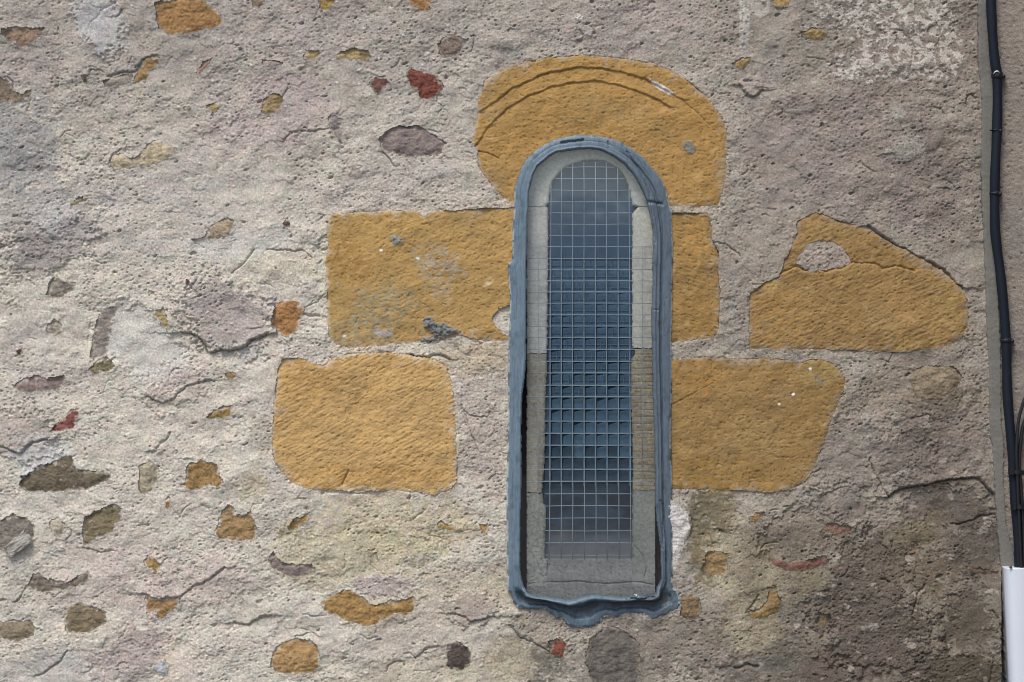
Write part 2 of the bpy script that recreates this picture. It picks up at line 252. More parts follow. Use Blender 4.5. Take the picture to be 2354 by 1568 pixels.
RUB = [ # outline, colour, height offset
 ([(357,5),(420,-4),(470,-4),(480,15),(500,22),(512,40),(505,60),(470,72),(430,78),(385,81),(362,65),(357,40)], (168,126,70), -.002),
 ([(5,65),(60,62),(100,65),(95,80),(70,105),(50,110),(20,95),(3,80)], (150,124,100), -.002),
 ([(303,190),(315,160),(335,135),(348,128),(368,135),(362,148),(345,165),(340,180),(320,192)], (160,128,76), -.003),
 ([(235,188),(262,178),(305,168),(303,190),(270,196),(245,200)], (150,142,124), -.003),
 ([(-8,168),(20,190),(35,205),(45,215),(75,210),(68,225),(45,238),(-8,238)], (134,118,98), -.004),
 ([(253,370),(262,355),(285,352),(300,365),(315,362),(335,335),(350,324),(372,325),(405,342),(395,360),(365,375),(355,380),(320,382),(290,388),(262,392)], (198,180,144), .001),
 ([(600,240),(605,228),(620,217),(642,214),(652,228),(645,250),(632,262),(610,267),(601,258)], (158,134,88), -.003),
 ([(475,250),(480,238),(500,235),(510,240),(500,258),(488,265)], (172,148,96), -.001),
 ([(422,250),(430,242),(440,248),(436,256),(425,257)], (184,164,84), 0),
 ([(695,130),(700,118),(720,113),(738,118),(730,135),(705,140)], (186,160,112), -.002),
 ([(768,132),(785,120),(810,108),(820,113),(840,115),(857,128),(850,138),(820,141),(790,138),(775,138)], (176,150,96), -.004),
 ([(937,-5),(1000,-5),(995,12),(985,28),(960,25),(945,15)], (176,128,72), -.002),
 ([(728,-3),(772,-3),(768,10),(750,28),(735,20)], (170,140,66), -.002),
 ([(578,-4),(610,-4),(605,14),(592,18),(580,12)], (140,116,92), -.003),
 ([(933,162),(945,155),(965,160),(985,165),(1000,172),(1008,185),(1024,195),(1015,212),(1003,222),(985,230),(965,228),(960,215),(945,200),(935,178)], (132,72,56), -.003),
 ([(850,190),(865,175),(880,176),(894,190),(882,205),(868,218),(855,208)], (128,84,74), -.002),
 ([(870,320),(890,300),(920,288),(960,290),(1000,310),(1025,325),(1015,350),(980,360),(940,362),(900,350),(875,345)], (140,126,120), -.004),
 ([(1003,100),(1020,88),(1045,80),(1075,90),(1065,105),(1055,125),(1040,130),(1020,135),(1008,120)], (138,120,104), -.005),
 ([(438,550),(470,545),(490,515),(520,500),(538,505),(530,540),(500,550),(470,552),(445,555)], (176,156,124), -.003),
 ([(625,720),(628,705),(640,692),(660,686),(685,692),(698,712),(692,740),(680,765),(658,774),(635,765),(625,745)], (176,126,66), -.002),
 ([(355,712),(375,705),(385,720),(390,745),(397,765),(385,760),(360,735),(350,722)], (180,160,104), -.001),
 ([(105,678),(115,650),(125,636),(145,640),(178,650),(170,668),(150,678),(130,687)], (144,136,122), -.003),
 ([(205,820),(215,760),(232,715),(260,703),(270,705),(258,740),(252,780),(245,815),(215,825)], (148,138,128), -.006),
 ([(205,850),(222,828),(246,820),(268,840),(250,855),(215,862)], (142,132,98), -.003),
 ([(28,885),(55,870),(85,862),(105,872),(145,862),(147,880),(138,895),(100,900),(60,905),(40,898)], (150,130,122), -.005),
 ([(182,945),(180,970),(165,988),(130,993),(117,992),(125,975),(150,955),(165,938)], (144,84,76), -.001),
 ([(30,800),(50,797),(52,812),(42,820)], (104,58,46), -.003),
 ([(425,652),(428,642),(437,643),(434,655)], (104,52,40), -.001),
 ([(514,860),(530,853),(545,860),(540,870),(528,875)], (170,130,66), -.002),
 ([(473,960),(490,945),(515,933),(533,932),(532,955),(520,962),(490,964)], (166,134,72), -.002),
 ([(43,1115),(50,1095),(75,1080),(90,1070),(130,1058),(150,1040),(165,1045),(175,1075),(210,1082),(240,1078),(258,1085),(255,1100),(225,1115),(200,1125),(150,1130),(95,1134),(60,1130)], (122,110,88), -.006),
 ([(318,1070),(345,1055),(365,1075),(362,1100),(350,1130),(330,1137),(318,1125),(320,1095)], (178,164,134), -.002),
 ([(428,1070),(445,1062),(465,1055),(500,1068),(502,1085),(515,1105),(505,1120),(480,1118),(460,1125),(435,1130),(415,1112),(428,1105),(430,1090)], (164,130,74), -.004),
 ([(378,1150),(390,1142),(396,1152),(385,1172),(378,1165)], (178,130,76), -.001),
 ([(190,1215),(195,1185),(230,1168),(265,1157),(281,1165),(275,1205),(255,1225),(220,1240),(200,1255),(190,1250)], (136,122,90), -.004),
 ([(493,1225),(503,1195),(510,1175),(525,1160),(537,1162),(540,1180),(560,1184),(575,1172),(588,1200),(592,1225),(580,1245),(555,1243),(520,1242),(497,1235)], (166,134,84), -.004),
 ([(-8,1195),(30,1182),(60,1190),(80,1210),(78,1235),(50,1255),(-8,1270)], (136,126,114), -.005),
 ([(328,1290),(342,1272),(360,1285),(368,1300),(358,1318),(340,1305)], (170,140,78), -.001),
 ([(662,1210),(670,1195),(700,1182),(718,1177),(712,1190),(690,1205),(680,1220),(665,1222)], (162,128,64), -.002),
 ([(615,1285),(630,1268),(645,1290),(680,1297),(710,1295),(727,1305),(720,1320),(690,1325),(665,1327),(640,1315),(622,1305)], (138,122,118), -.004),
 ([(65,1345),(72,1322),(95,1315),(110,1330),(150,1340),(175,1325),(200,1310),(210,1322),(200,1340),(160,1355),(120,1358),(85,1362)], (136,124,108), -.004),
 ([(333,1372),(360,1377),(415,1375),(405,1395),(390,1410),(372,1425),(358,1415),(355,1405),(338,1412),(335,1395)], (168,132,80), -.005),
 ([(148,1420),(155,1395),(180,1387),(210,1392),(243,1405),(248,1430),(220,1448),(190,1458),(155,1455),(148,1440)], (138,122,92), -.003),
 ([(-8,1430),(40,1425),(70,1425),(83,1440),(80,1460),(40,1475),(-8,1465)], (144,130,104), -.004),
 ([(737,1385),(760,1365),(785,1357),(810,1357),(830,1370),(848,1388),(880,1385),(915,1380),(945,1370),(957,1375),(953,1400),(935,1415),(905,1412),(895,1418),(870,1435),(845,1440),(800,1430),(770,1415),(745,1405)], (170,132,68), -.003),
 ([(622,1535),(625,1500),(650,1475),(690,1465),(720,1472),(735,1495),(735,1530),(720,1548),(690,1550),(640,1548)], (180,142,84), -.003),
 ([(1020,1510),(1025,1485),(1045,1473),(1060,1475),(1085,1500),(1080,1530),(1060,1545),(1035,1540),(1022,1525)], (96,84,78), -.002),
 ([(1260,1475),(1290,1462),(1300,1480),(1295,1510),(1280,1512),(1262,1500),(1268,1485)], (146,78,56), -.001),
 ([(355,1525),(375,1512),(390,1530),(385,1550),(365,1552),(350,1540)], (176,178,184), .006),
 ([(1000,1205),(1015,1195),(1030,1208),(1062,1212),(1060,1222),(1030,1220),(1012,1218)], (176,140,72), -.001),
 ([(1100,1205),(1122,1202),(1125,1210),(1117,1230),(1105,1222)], (172,136,74), -.001),
 ([(835,1278),(848,1263),(862,1272),(870,1285),(850,1288)], (156,142,116), -.003),
 ([(1765,1350),(1783,1353),(1792,1375),(1793,1395),(1785,1410),(1755,1422),(1730,1425),(1714,1407),(1745,1395),(1763,1378)], (158,126,76), -.005),
 ([(1612,1310),(1625,1270),(1640,1264),(1675,1270),(1672,1295),(1668,1320),(1640,1325),(1618,1320)], (158,130,82), -.003),
 ([(1720,1190),(1735,1178),(1752,1177),(1753,1195),(1735,1205),(1724,1200)], (166,132,84), -.001),
 ([(1765,1275),(1775,1280),(1810,1292),(1855,1285),(1895,1275),(1902,1298),(1870,1308),(1840,1317),(1800,1310),(1778,1303),(1768,1290)], (132,94,82), -.005),
 ([(1885,1225),(1900,1200),(1925,1203),(1962,1212),(1955,1228),(1930,1232),(1905,1226)], (146,112,94), -.003),
 ([(1562,1370),(1590,1362),(1608,1370),(1612,1395),(1605,1420),(1580,1428),(1562,1415)], (142,118,84), -.003),
 ([(1878,1405),(1895,1410),(1908,1405),(1900,1440),(1885,1452),(1877,1435)], (126,112,84), -.004),
 ([(1530,1140),(1560,1160),(1585,1180),(1588,1215),(1580,1240),(1567,1260),(1560,1290),(1548,1325),(1530,1330)], (214,210,204), .008),
 ([(1345,1492),(1356,1470),(1380,1447),(1410,1440),(1440,1450),(1468,1480),(1470,1530),(1462,1590),(1375,1590),(1345,1530)], (112,106,98), .0),
 ([(1843,75),(1860,64),(1895,67),(1902,82),(1890,95),(1860,93),(1843,85)], (164,140,84), -.002),
 ([(1683,145),(1700,132),(1727,132),(1720,150),(1705,162),(1690,155)], (168,142,82), -.001),
 ([(1770,-6),(1822,-6),(1812,15),(1785,18),(1772,10)], (160,134,78), -.002),
 ([(1881,286),(1886,281),(1893,284),(1892,291),(1886,294)], (40,58,76), 0),
 ([(2088,870),(2110,845),(2150,838),(2195,845),(2215,870),(2190,900),(2160,920),(2120,920),(2100,900)], (146,130,104), 0),
 ([(2218,1300),(2250,1305),(2295,1310),(2290,1322),(2240,1318),(2222,1312)], (122,96,84), -.002),
 ([(2120,1112),(2150,1109),(2180,1112),(2195,1120),(2175,1121),(2140,1117)], (146,112,66), -.006),
 ([(755,268),(770,263),(788,275),(790,300),(785,330),(772,322),(758,295)], (148,138,132), -.001),
 ([(450,170),(455,155),(475,138),(490,132),(482,150),(465,165),(455,176)], (160,120,102), -.001),
 ([(648,515),(660,498),(670,520),(655,530)], (116,72,66), -.003),
 ([(158,466),(175,458),(193,452),(196,462),(178,470),(162,474)], (178,150,96), -.001),
 ([(600,140),(620,138),(648,142),(640,152),(618,156),(603,148)], (160,138,134), -.001),
 ([(184,172),(196,170),(205,188),(198,194),(188,186)], (122,100,82), -.004),
 ([(1850,-6),(1862,-6),(1858,2),(1850,2)], (150,126,92), 0),
 ([(106,745),(125,735),(140,740),(145,765),(125,775),(110,765)], (172,162,142), -.002),
 ([(112,1195),(135,1188),(150,1205),(145,1228),(125,1232),(115,1215)], (194,182,158), 0),
]
CRK = [ # polyline, half width, depth, ledge (height of the side above the line), reach
 ([(420,765),(440,766),(455,772),(470,790),(480,812),(500,806),(530,806),(560,797),(585,780),(615,767)], 2.6, .012, .012, 38),
 ([(340,912),(365,922),(375,928),(400,915),(425,890),(450,882),(485,873)], 1.8, .008, .006, 26),
 ([(535,628),(550,615),(565,600),(585,575)], 1.8, .009, -.003, 20), ([(615,574),(650,575),(695,577),(715,590)], 1.6, .006, .002, 20),
 ([(650,325),(665,308),(690,302),(720,300),(755,295)], 1.6, .007, .003, 20), ([(253,372),(262,352),(280,343)], 1.6, .006, .003, 15),
 ([(50,1039),(67,1023),(80,1016),(110,1010)], 2.4, .01, .008, 30), ([(-5,1025),(20,1031),(35,1040)], 2.2, .009, .006, 20),
 ([(392,993),(387,1006),(367,1019),(357,1036),(343,1038)], 1.8, .008, .003, 16),
 ([(518,1305),(493,1322),(467,1340),(440,1350),(420,1369),(400,1376),(353,1376),(327,1365)], 2.0, .009, .006, 30),
 ([(537,1432),(573,1435),(600,1419),(623,1414)], 2.6, .01, .008, 22), ([(1039,1409),(1064,1415),(1084,1432),(1101,1424),(1138,1417)], 1.8, .008, .007, 28),
 ([(954,1512),(984,1489),(1008,1485)], 2.0, .007, .003, 20), ([(943,816),(984,824),(998,813),(1018,818),(1031,826)], 2.6, .012, .007, 22),
 ([(1996,1055),(2009,1082),(2023,1112),(2042,1142)], 1.8, .008, .0, 20), ([(2042,1142),(2069,1125),(2103,1117),(2136,1112),(2170,1104),(2213,1100),(2246,1099),(2262,1112),(2280,1136)], 2.6, .014, .011, 34),
 ([(2186,1205),(2219,1202),(2249,1189),(2276,1182)], 1.8, .008, .003, 20), ([(1995,520),(2036,549),(2086,579),(2136,602),(2170,622),(2193,649),(2213,662)], 2.6, .013, .008, 26),
 ([(1700,195),(1709,207),(1726,223),(1742,217),(1756,205)], 2.0, .006, .009, 24), ([(1639,556),(1666,562),(1682,573),(1702,589)], 1.4, .007, 0, 20),
 ([(253,172),(283,167),(310,163),(327,137),(350,128)], 1.8, .008, .006, 18), ([(180,110),(200,87),(207,60),(235,25),(268,5)], 1.6, .004, -.005, 24),
 ([(697,723),(710,726),(733,726)], 2.8, .010, .002, 20), ([(697,708),(727,696),(747,673),(750,655)], 1.4, .006, 0, 20),
 ([(1714,1407),(1735,1385),(1742,1368)], 2, .007, 0, 14), ([(745,1130),(790,1135),(850,1132)], 1.5, .004, 0, 12),
 ([(190,1258),(230,1270),(262,1267)], 1.3, .005, .002, 14), ([(85,1552),(110,1540),(140,1520),(155,1495)], 1.7, .007, .004, 20),
 ([(400,1172),(415,1190),(425,1165),(440,1158)], 1.2, .005, 0, 12), ([(1100,1040),(1060,930),(1075,955),(1118,960),(1125,945)], 1.3, .006, .003, 16),
 ([(2095,1410),(2108,1360),(2125,1343)], 2.0, .007, .0, 12), ([(2026,1332),(2045,1338)], 2.2, .008, 0, 10), ([(1690,1535),(1715,1528),(1740,1533)], 3.5, .012, 0, 12),
 ([(1170,1435),(1195,1465),(1230,1480),(1270,1500)], 1.6, .006, .003, 20), ([(2218,245),(2222,222),(2232,216),(2240,226)], 1.6, .008, .003, 10),
 ([(2280,1400),(2300,1440),(2305,1470)], 1.8, .008, .003, 14), ([(2265,1600),(2280,1530),(2283,1510)], 1.6, .006, 0, 10),
]
ZONES = [ # cx, cy, rx, ry, slant, colour, strength, smooth (relief damping), proud
 (30, 340, 110, 120, 10, (142,141,143), .7, .2, 0), (110, 480, 150, 90, 15, (158,155,154), .5, .2, .003), (230, 55, 50, 75, 20, (184,184,186), .7, .2, .004),
 (70, 150, 90, 60, 10, (158,148,144), .5, 0, 0), (100, 560, 120, 60, 15, (140,134,132), .8, 0, .004), (120, 500, 60, 40, 0, (178,177,180), .45, .2, .002),
 (520, 730, 130, 85, -25, (166,157,153), .95, 0, .006), (410, 880, 90, 50, 20, (170,158,154), .9, 0, .004), (330, 800, 110, 80, -30, (184,182,177), .85, .8, -.003),
 (560, 820, 60, 26, 0, (182,178,172), .9, .9, -.004), (650, 610, 90, 42, 0, (196,188,172), .8, .3, .002), (560, 560, 120, 40, 10, (190,188,182), .7, .7, 0),
 (400, 470, 220, 110, 20, (178,172,168), .5, .3, 0), (430, 950, 120, 80, 20, (190,182,172), .6, .6, 0), (60, 1000, 90, 60, 10, (158,148,142), .8, 0, .005),
 (100, 1060, 80, 60, 0, (186,188,190), .6, .7, 0), (470, 1340, 120, 60, 15, (178,166,160), .7, .2, .003), (270, 1330, 150, 110, 0, (182,170,164), .6, .3, 0),
 (160, 1540, 160, 60, 0, (180,176,172), .7, .8, 0), (420, 1530, 60, 60, 0, (196,184,174), .7, .95, -.002), (300, 1500, 90, 60, 30, (160,148,144), .8, .1, .003),
 (900, 1210, 230, 70, 0, (178,168,146), .85, .1, 0), (860, 1270, 180, 60, 0, (176,168,142), .7, .3, -.002), (730, 1290, 120, 60, 0, (172,164,144), .8, 0, 0),
 (1000, 1380, 200, 80, 10, (176,166,150), .7, 0, 0), (930, 1500, 140, 80, 20, (172,164,156), .6, .3, 0), (1000, 1560, 220, 50, 0, (180,172,156), .7, .5, -.002),
 (880, 1345, 70, 22, 0, (166,156,154), .8, .2, .003), (1080, 1400, 60, 40, 0, (152,142,136), .7, 0, .005), (1110, 970, 60, 200, 0, (166,154,146), .6, 0, .001),
 (1100, 820, 80, 40, 0, (176,162,140), .7, 0, 0), (1225, 1490, 70, 90, -35, (112,108,98), .9, .7, .002), (1420, 1520, 130, 80, 0, (118,112,104), .7, .4, 0), (1330, 1425, 130, 18, 0, (120,114,104), .7, -.3, 0), (1160, 1520, 60, 60, -30, (168,160,142), .8, .8, 0),
 (1300, 1440, 110, 50, 0, (156,148,138), .9, -.6, -.002), (1560, 1470, 160, 70, 0, (132,124,116), .8, .1, .002), (1640, 1220, 60, 130, 0, (120,110,88), .95, .1, .002),
 (1610, 1180, 40, 40, 0, (112,106,90), .8, .2, 0), (1730, 1300, 80, 120, 20, (162,154,136), .9, .3, .0), (1720, 1430, 70, 110, 30, (168,160,140), .85, .2, 0),
 (1830, 1230, 100, 60, 20, (128,120,108), .6, .5, -.005), (1860, 1330, 60, 40, 0, (160,153,134), .9, .4, 0), (1930, 1150, 80, 60, 0, (132,124,118), .7, .4, .004),
 (1960, 1050, 160, 90, 10, (130,123,117), .8, 0, .003), (2150, 1010, 140, 120, 0, (124,115,110), .8, -.2, .002), (2100, 900, 180, 60, 0, (136,126,114), .8, 0, 0),
 (2170, 1170, 110, 50, 0, (118,110,106), .9, .5, -.004), (2100, 1230, 100, 40, 20, (124,116,100), .8, .5, -.002), (2000, 1400, 130, 150, 20, (112,104,99), .85, -.3, .006),
 (2130, 1320, 90, 70, 0, (122,112,98), .7, .4, -.003), (2240, 1250, 60, 80, 0, (110,104,100), .8, .5, 0), (2220, 1420, 70, 80, 0, (98,91,84), .7, .2, -.002), (2190, 1540, 110, 50, 0, (104,98,88), .95, -.4, .004),
 (1800, 1540, 180, 60, 0, (120,112,106), .8, 0, .002), (1960, 1530, 140, 50, 0, (116,106,102), .8, .2, 0), (1770, 1530, 60, 30, 0, (134,136,130), .6, .6, .001),
 (1900, 330, 220, 160, 10, (142,132,128), .7, 0, 0), (2120, 400, 110, 150, 0, (136,126,122), .7, -.1, 0), (1720, 600, 60, 180, 0, (146,138,130), .7, 0, 0),
 (2100, 130, 180, 90, 0, (134,124,118), .7, 0, -.001), (1850, 560, 60, 60, 0, (144,134,124), .3, 0, 0), (2080, 340, 40, 34, 0, (160,158,152), .7, .5, .002), (2062, 265, 16, 20, 0, (156,154,148), .7, .5, 0),
 (1890, 586, 70, 40, 0, (160,150,142), .9, 0, 0), (1460, 60, 220, 70, 0, (168,156,152), .5, .2, 0), (640, 60, 200, 80, 0, (170,160,156), .5, 0, 0), (620, 270, 160, 90, 20, (172,158,156), .6, -.1, 0),
 (900, 420, 200, 70, 15, (180,172,166), .6, .1, 0), (1010, 470, 150, 30, 0, (176,168,158), .7, -.2, 0), (1170, 1330, 60, 60, 0, (168,160,144), .6, .2, 0), (640, 870, 40, 140, 0, (180,172,164), .6, -.2, 0),
 (600, 1010, 30, 60, 0, (140,132,118), .4, -.4, 0), (580, 1110, 50, 40, 0, (170,158,132), .6, -.3, 0), (150, 860, 90, 50, 0, (180,172,166), .5, .2, 0), (60, 790, 60, 90, 0, (178,172,168), .4, .1, 0),
]

# ------------------------------------------------------------------ the wall grid
def axis(lo, hi, step, mlo, mhi):
    a = list(np.arange(lo, hi + .01, step)); s = step
    while a[-1] < mhi: s *= 1.25; a.append(a[-1] + s)
    s = step
    while a[0] > mlo: s *= 1.25; a.insert(0, a[0] - s)
    return np.array(a)
STEP = 1.7
xs = np.arange(-16, 2300.1, STEP); s = STEP; xs = list(xs)
while xs[0] > -3200: s *= 1.2; xs.insert(0, xs[0] - s)
xs = np.array(xs)
ys = axis(-16, 1584, STEP, -2200, 2780)
X, Y = np.meshgrid(xs, ys); X = X.astype(np.float32); Y = Y.astype(np.float32)
def sub(pts, m):
    P = np.array(pts); i0, i1 = np.searchsorted(ys, P[:, 1].min() - m), np.searchsorted(ys, P[:, 1].max() + m)
    j0, j1 = np.searchsorted(xs, P[:, 0].min() - m), np.searchsorted(xs, P[:, 0].max() + m)
    return slice(max(i0, 0), min(i1, len(ys))), slice(max(j0, 0), min(j1, len(xs)))
wob1 = fbm(X, Y, 22, 3, 1); wob2 = fbm(X, Y, 22, 3, 9); wob3 = fbm(X, Y, 7, 2, 15); wob4 = fbm(X, Y, 7, 2, 19)
big = fbm(X, Y, 420, 2, 3); mid = fbm(X, Y, 130, 3, 4); lum = fbm(X, Y, 42, 3, 5)

# colour zones
base_l, base_r = s2l((187,181,171)), s2l((144,137,129))  # right base darker: part of the neighbour wall's shade painted in
k = sstep(900, 2100, X + big * 300)[..., None]
col = base_l * (1 - k) + base_r * k
top = sstep(520, 60, Y + mid * 160)[..., None] * (1 - k)
col = col * (1 - .62 * top) + s2l((150,142,137)) * .62 * top
smooth = np.full(X.shape, .0, np.float32); proud = np.zeros(X.shape, np.float32)
for cx, cy, rx, ry, an, c, st, sm_, pr in ZONES:
    sl = sub([(cx - rx * 1.7, cy - ry * 1.7 - rx * .6), (cx + rx * 1.7, cy + ry * 1.7 + rx * .6)], 5)
    x, y = X[sl] - cx, Y[sl] - cy; ca, sa = math.cos(R(an)), math.sin(R(an))
    r = np.hypot((x * ca - y * sa) / rx, (x * sa + y * ca) / ry) + wob1[sl] * .62 + mid[sl] * .5 + wob3[sl] * .28
    a = sstep(1.20, .68, r) * st
    col[sl] = col[sl] * (1 - a[..., None]) + s2l(c) * a[..., None]
    smooth[sl] += (sm_ - smooth[sl]) * a; proud[sl] += pr * sstep(1.05, .86, r)
# mottling of the surface itself: pinkish, yellowish and pale minerals
m1 = fbm(X, Y, 60, 4, 31)[..., None]; m2 = fbm(X, Y, 34, 4, 37)[..., None]; m3 = fbm(X, Y, 9, 3, 41)[..., None]
m4 = fbm(X, Y, 4.6, 2, 43)[..., None]; col = col * (1 + .12 * m1 + .18 * m3 + .42 * m4) * (1 + m2 * np.array([.065, -.03, -.035])) * (1 + m1 * np.array([.0, .01, -.06]))
corner_shade = (sstep(1480, 1900, X + mid * 260 + wob1 * 20) * sstep(1010, 1260, Y + big * 200 + wob2 * 25))[..., None]      # shade and vignette of the lower right corner painted into the colour
col = col * (1 - corner_shade * (.28, .30, .33)) * (1, .998, .965)
col = col * (1 - .10 * sstep(300, -80, Y + mid * 150)[..., None])
col = col * (1 + .07 * (sstep(420, 800, Y + mid * 120) * sstep(1150, 900, X))[..., None])
sk = sstep(.1, .5, fbm(X * .8, Y * .5, 150, 4, 45))[..., None]; col = col * (1 - (.10 + .12 * k) * sk)
ps = sstep(.30, .42, fbm(X + wob1 * 10, Y * 1.6 + wob2 * 10, 44, 4, 47) + .10 * m3[..., 0])[..., None] * (.15 + .35 * k); col = col * (1 - ps) + s2l((176,168,158)) * ps
ds = sstep(.30, .48, fbm(X + wob1 * 12, Y * 1.4, 60, 4, 49))[..., None] * (.10 + .22 * k); col = col * (1 - ds) + col * .62 * ds
# relief of the mortar
rough = 1 - np.clip(smooth, -1, .95)
an1 = aniso(X, Y, 22, 20, 9, 51, 3); an2 = aniso(X + 500, Y, 20, 11, 5.5, 57, 2); gr = fbm(X, Y, 6.5, 2, 61)
act = sstep(-.30, .30, fbm(X, Y, 170, 3, 71) + .15) * np.clip(rough, 0, 2)
lump = fbm(X, Y * 1.25, 78, 3, 73); H = big * .014 + mid * .010 + lump * .006 + lum * .0038 * (.3 + .7 * np.clip(rough, 0, 2)) + proud
H += (.12 + .88 * act) * rough * (-.0012 * np.abs(an1) * 2 + .0010 * an2 + .0013 * gr)
ca_, sa_ = math.cos(R(24)), math.sin(R(24)); PU, PV = (X * ca_ - Y * sa_), (X * sa_ + Y * ca_)
d, rv = worley(PU * .62 + wob3 * 2, PV + wob4 * 2, 8.5, 81, .40); rad = .8 + 1.5 * rv ** 2.5
pit = sstep(rad + 1.1, rad * .35, d) * (.15 + .85 * np.clip(act, 0, 1)) * sstep(.04, .4, rough); H -= pit * (.0035 + .003 * rv)
d, rv = worley(PU * .7 + wob1 * 6, PV + wob2 * 6, 44, 83, .24); rad = 1.6 + 2.8 * rv ** 2.5
pit2 = sstep(rad + 1.6, rad * .5, d) * sstep(.2, .7, rough); H -= pit2 * .009
# pale grit grains standing proud
d, rv = worley(X + wob3 * 2, Y + wob4 * 2, 26, 87, .22); rad = 1.5 + 2.5 * rv
g_ = sstep(rad + 1.2, rad * .5, d) * sstep(.2, .8, rough); H += g_ * .002
col = col * (1 - g_[..., None] * .6) + s2l((200,194,186)) * g_[..., None] * .6 * (.45 + .75 * (1 - k))
d, rv = worley(PU * .75 + 300, PV, 9.5, 89, .38); rad = .6 + 1.2 * rv ** 2.5
g_ = (sstep(rad + 1.0, rad * .5, d) * sstep(.05, .6, rough) * (.15 + .85 * np.clip(act, 0, 1)))[..., None] * .6; col = col * (1 - g_) + col * .32 * g_
# ragged flake edges: the surface breaks away in steps
st_ = fbm(X + wob1 * 14, Y * 1.5 + wob2 * 14, 95, 4, 91)
for lv, hh in ((-.30, .0018), (.22, .0020)):
    H += hh * sstep(lv - .006, lv + .006, st_ + wob3 * .02) * (.25 + .75 * np.clip(rough, 0, 1))
# pale crust (lichen / old limewash) at the upper right
reg = sstep(25, -15, sdf(X[sub([(1900, -16), (2240, 200)], 30)], Y[sub([(1900, -16), (2240, 200)], 30)], [(1850,-60),(2190,-60),(2200,90),(2205,175),(2120,182),(1925,186),(1905,150),(1985,100),(1890,35)]))
sl = sub([(1900, -16), (2240, 200)], 30)
cr = fbm(X[sl] + wob1[sl] * 8, Y[sl] + wob2[sl] * 8, 20, 5, 97, .62)
wht = sstep(.0, .09, cr + .30 * (reg - .85) + wob3[sl] * .26 + .10 * fbm(X[sl], Y[sl], 9, 3, 98)) * sstep(.02, .5, reg) * .62
col[sl] = col[sl] * (1 - wht[..., None]) + s2l((200,196,188)) * wht[..., None]; H[sl] += wht * .0022
for poly, c, st in (([(1700,-20),(1725,-20),(1723,60),(1722,108),(1700,112),(1698,50)], (186,182,174), .8), ([(1725,-20),(1770,-20),(1768,30),(1750,44),(1726,35)], (184,178,168), .7),
                    ([(1700,196),(1712,208),(1726,222),(1742,214),(1755,203),(1752,180),(1725,172),(1702,182)], (166,154,148), .8),
                    ([(1322,42),(1332,36),(1340,40),(1336,48),(1326,50)], (206,202,196), .9), ([(1325,88),(1345,78),(1375,62),(1385,62),(1365,76),(1340,90)], (190,184,176), .7)):
    sl = sub(poly, 12); dd = sdf(X[sl] + wob1[sl] * 4, Y[sl] + wob2[sl] * 4, poly)
    a = sstep(2, -2, dd) * st * sstep(-.25, .0, fbm(X[sl], Y[sl], 14, 2, 99) + .1)
    col[sl] = col[sl] * (1 - a[..., None]) + s2l(c) * a[..., None]; H[sl] += a * .0025

def crack(HH, Xs, Ys, pts, w, dep, led, reach, wx_=0, wy_=0):
    dd, side = seg_dist(Xs + wx_, Ys + wy_, pts, False)
    HH -= dep * np.exp(-(dd / w) ** 2)
    if led: HH += led * np.sign(side) * np.exp(-dd / reach) * .5 * sstep(0, 1.2, dd)
    return dd
for pts, w, dep, led, reach in CRK:
    sl = sub(pts, reach * 3); crack(H[sl], X[sl], Y[sl], pts, w, dep, led, reach, wob1[sl] * 5 + wob3[sl] * 2, wob2[sl] * 5 + wob4[sl] * 2)
rr = random.Random(4)
for k_ in range(190):
    x, y = rr.uniform(0, 2240), rr.uniform(0, 1568); a = R(rr.gauss(22, 28)); pts = [(x, y)]
    for i in range(rr.randint(2, 6)):
        a += rr.gauss(0, .5); x += math.cos(a) * rr.uniform(5, 12); y -= math.sin(a) * rr.uniform(5, 12); pts.append((x, y))
    sl = sub(pts, 22)
    crack(H[sl], X[sl], Y[sl], pts, rr.uniform(.9, 1.6), rr.uniform(.002, .006), rr.choice([0, 0, .002, .003, .004]), 8, wob1[sl] * 3, wob2[sl] * 3)

# labels: -1 opening, 0 mortar, 1.. stones
qx, qy = (X[:-1, :-1] + X[1:, 1:]) / 2, (Y[:-1, :-1] + Y[1:, 1:]) / 2
def at_q(A): return (A[:-1, :-1] + A[1:, 1:]) / 2
q1, q2, q3, q4 = at_q(wob1), at_q(wob2), at_q(wob3), at_q(wob4)
lab = np.zeros(qx.shape, np.int32); parts = []
def sub_q(pts, m):
    a, b = sub(pts, m); return slice(a.start, a.stop - 1), slice(b.start, b.stop - 1)
for nm, poly, c, hh, lb in ASH:
    s_ = sub_q(poly, 12); e = sdf(qx[s_] + q1[s_] * 3 + q3[s_] * 2.2, qy[s_] + q2[s_] * 3 + q4[s_] * 2.2, poly) < 0
    parts.append((nm, poly, c, hh, lb, True)); L_ = lab[s_]; L_[e] = len(parts)
for poly in HOLES:
    s_ = sub_q(poly, 12); e = sdf(qx[s_] + q1[s_] * 3 + q3[s_] * 2, qy[s_] + q2[s_] * 3 + q4[s_] * 2, poly) < 0
    L_ = lab[s_]; L_[e] = 0
for poly, c, hh in RUB:
    s_ = sub_q(poly, 12); e = (sdf(qx[s_] + q1[s_] * 7 + q3[s_] * 3, qy[s_] + q2[s_] * 7 + q4[s_] * 3, poly) < 0) & (lab[s_] == 0)
    parts.append(('rubble_stone', poly, c, hh, None, False)); L_ = lab[s_]; L_[e] = len(parts)
s_ = sub_q(F_OUT, 5); L_ = lab[s_]; L_[sdf(qx[s_], qy[s_], F_OUT) < -9] = -1

XX, ZZ = wx(X).astype(np.float32), wz(Y).astype(np.float32)
wall = tag(empty('stone_wall', (0, 0, 0)), kind='thing', label='old rubble wall of rough pinkish grey mortar with ochre blocks around an arched slit window', category='wall')
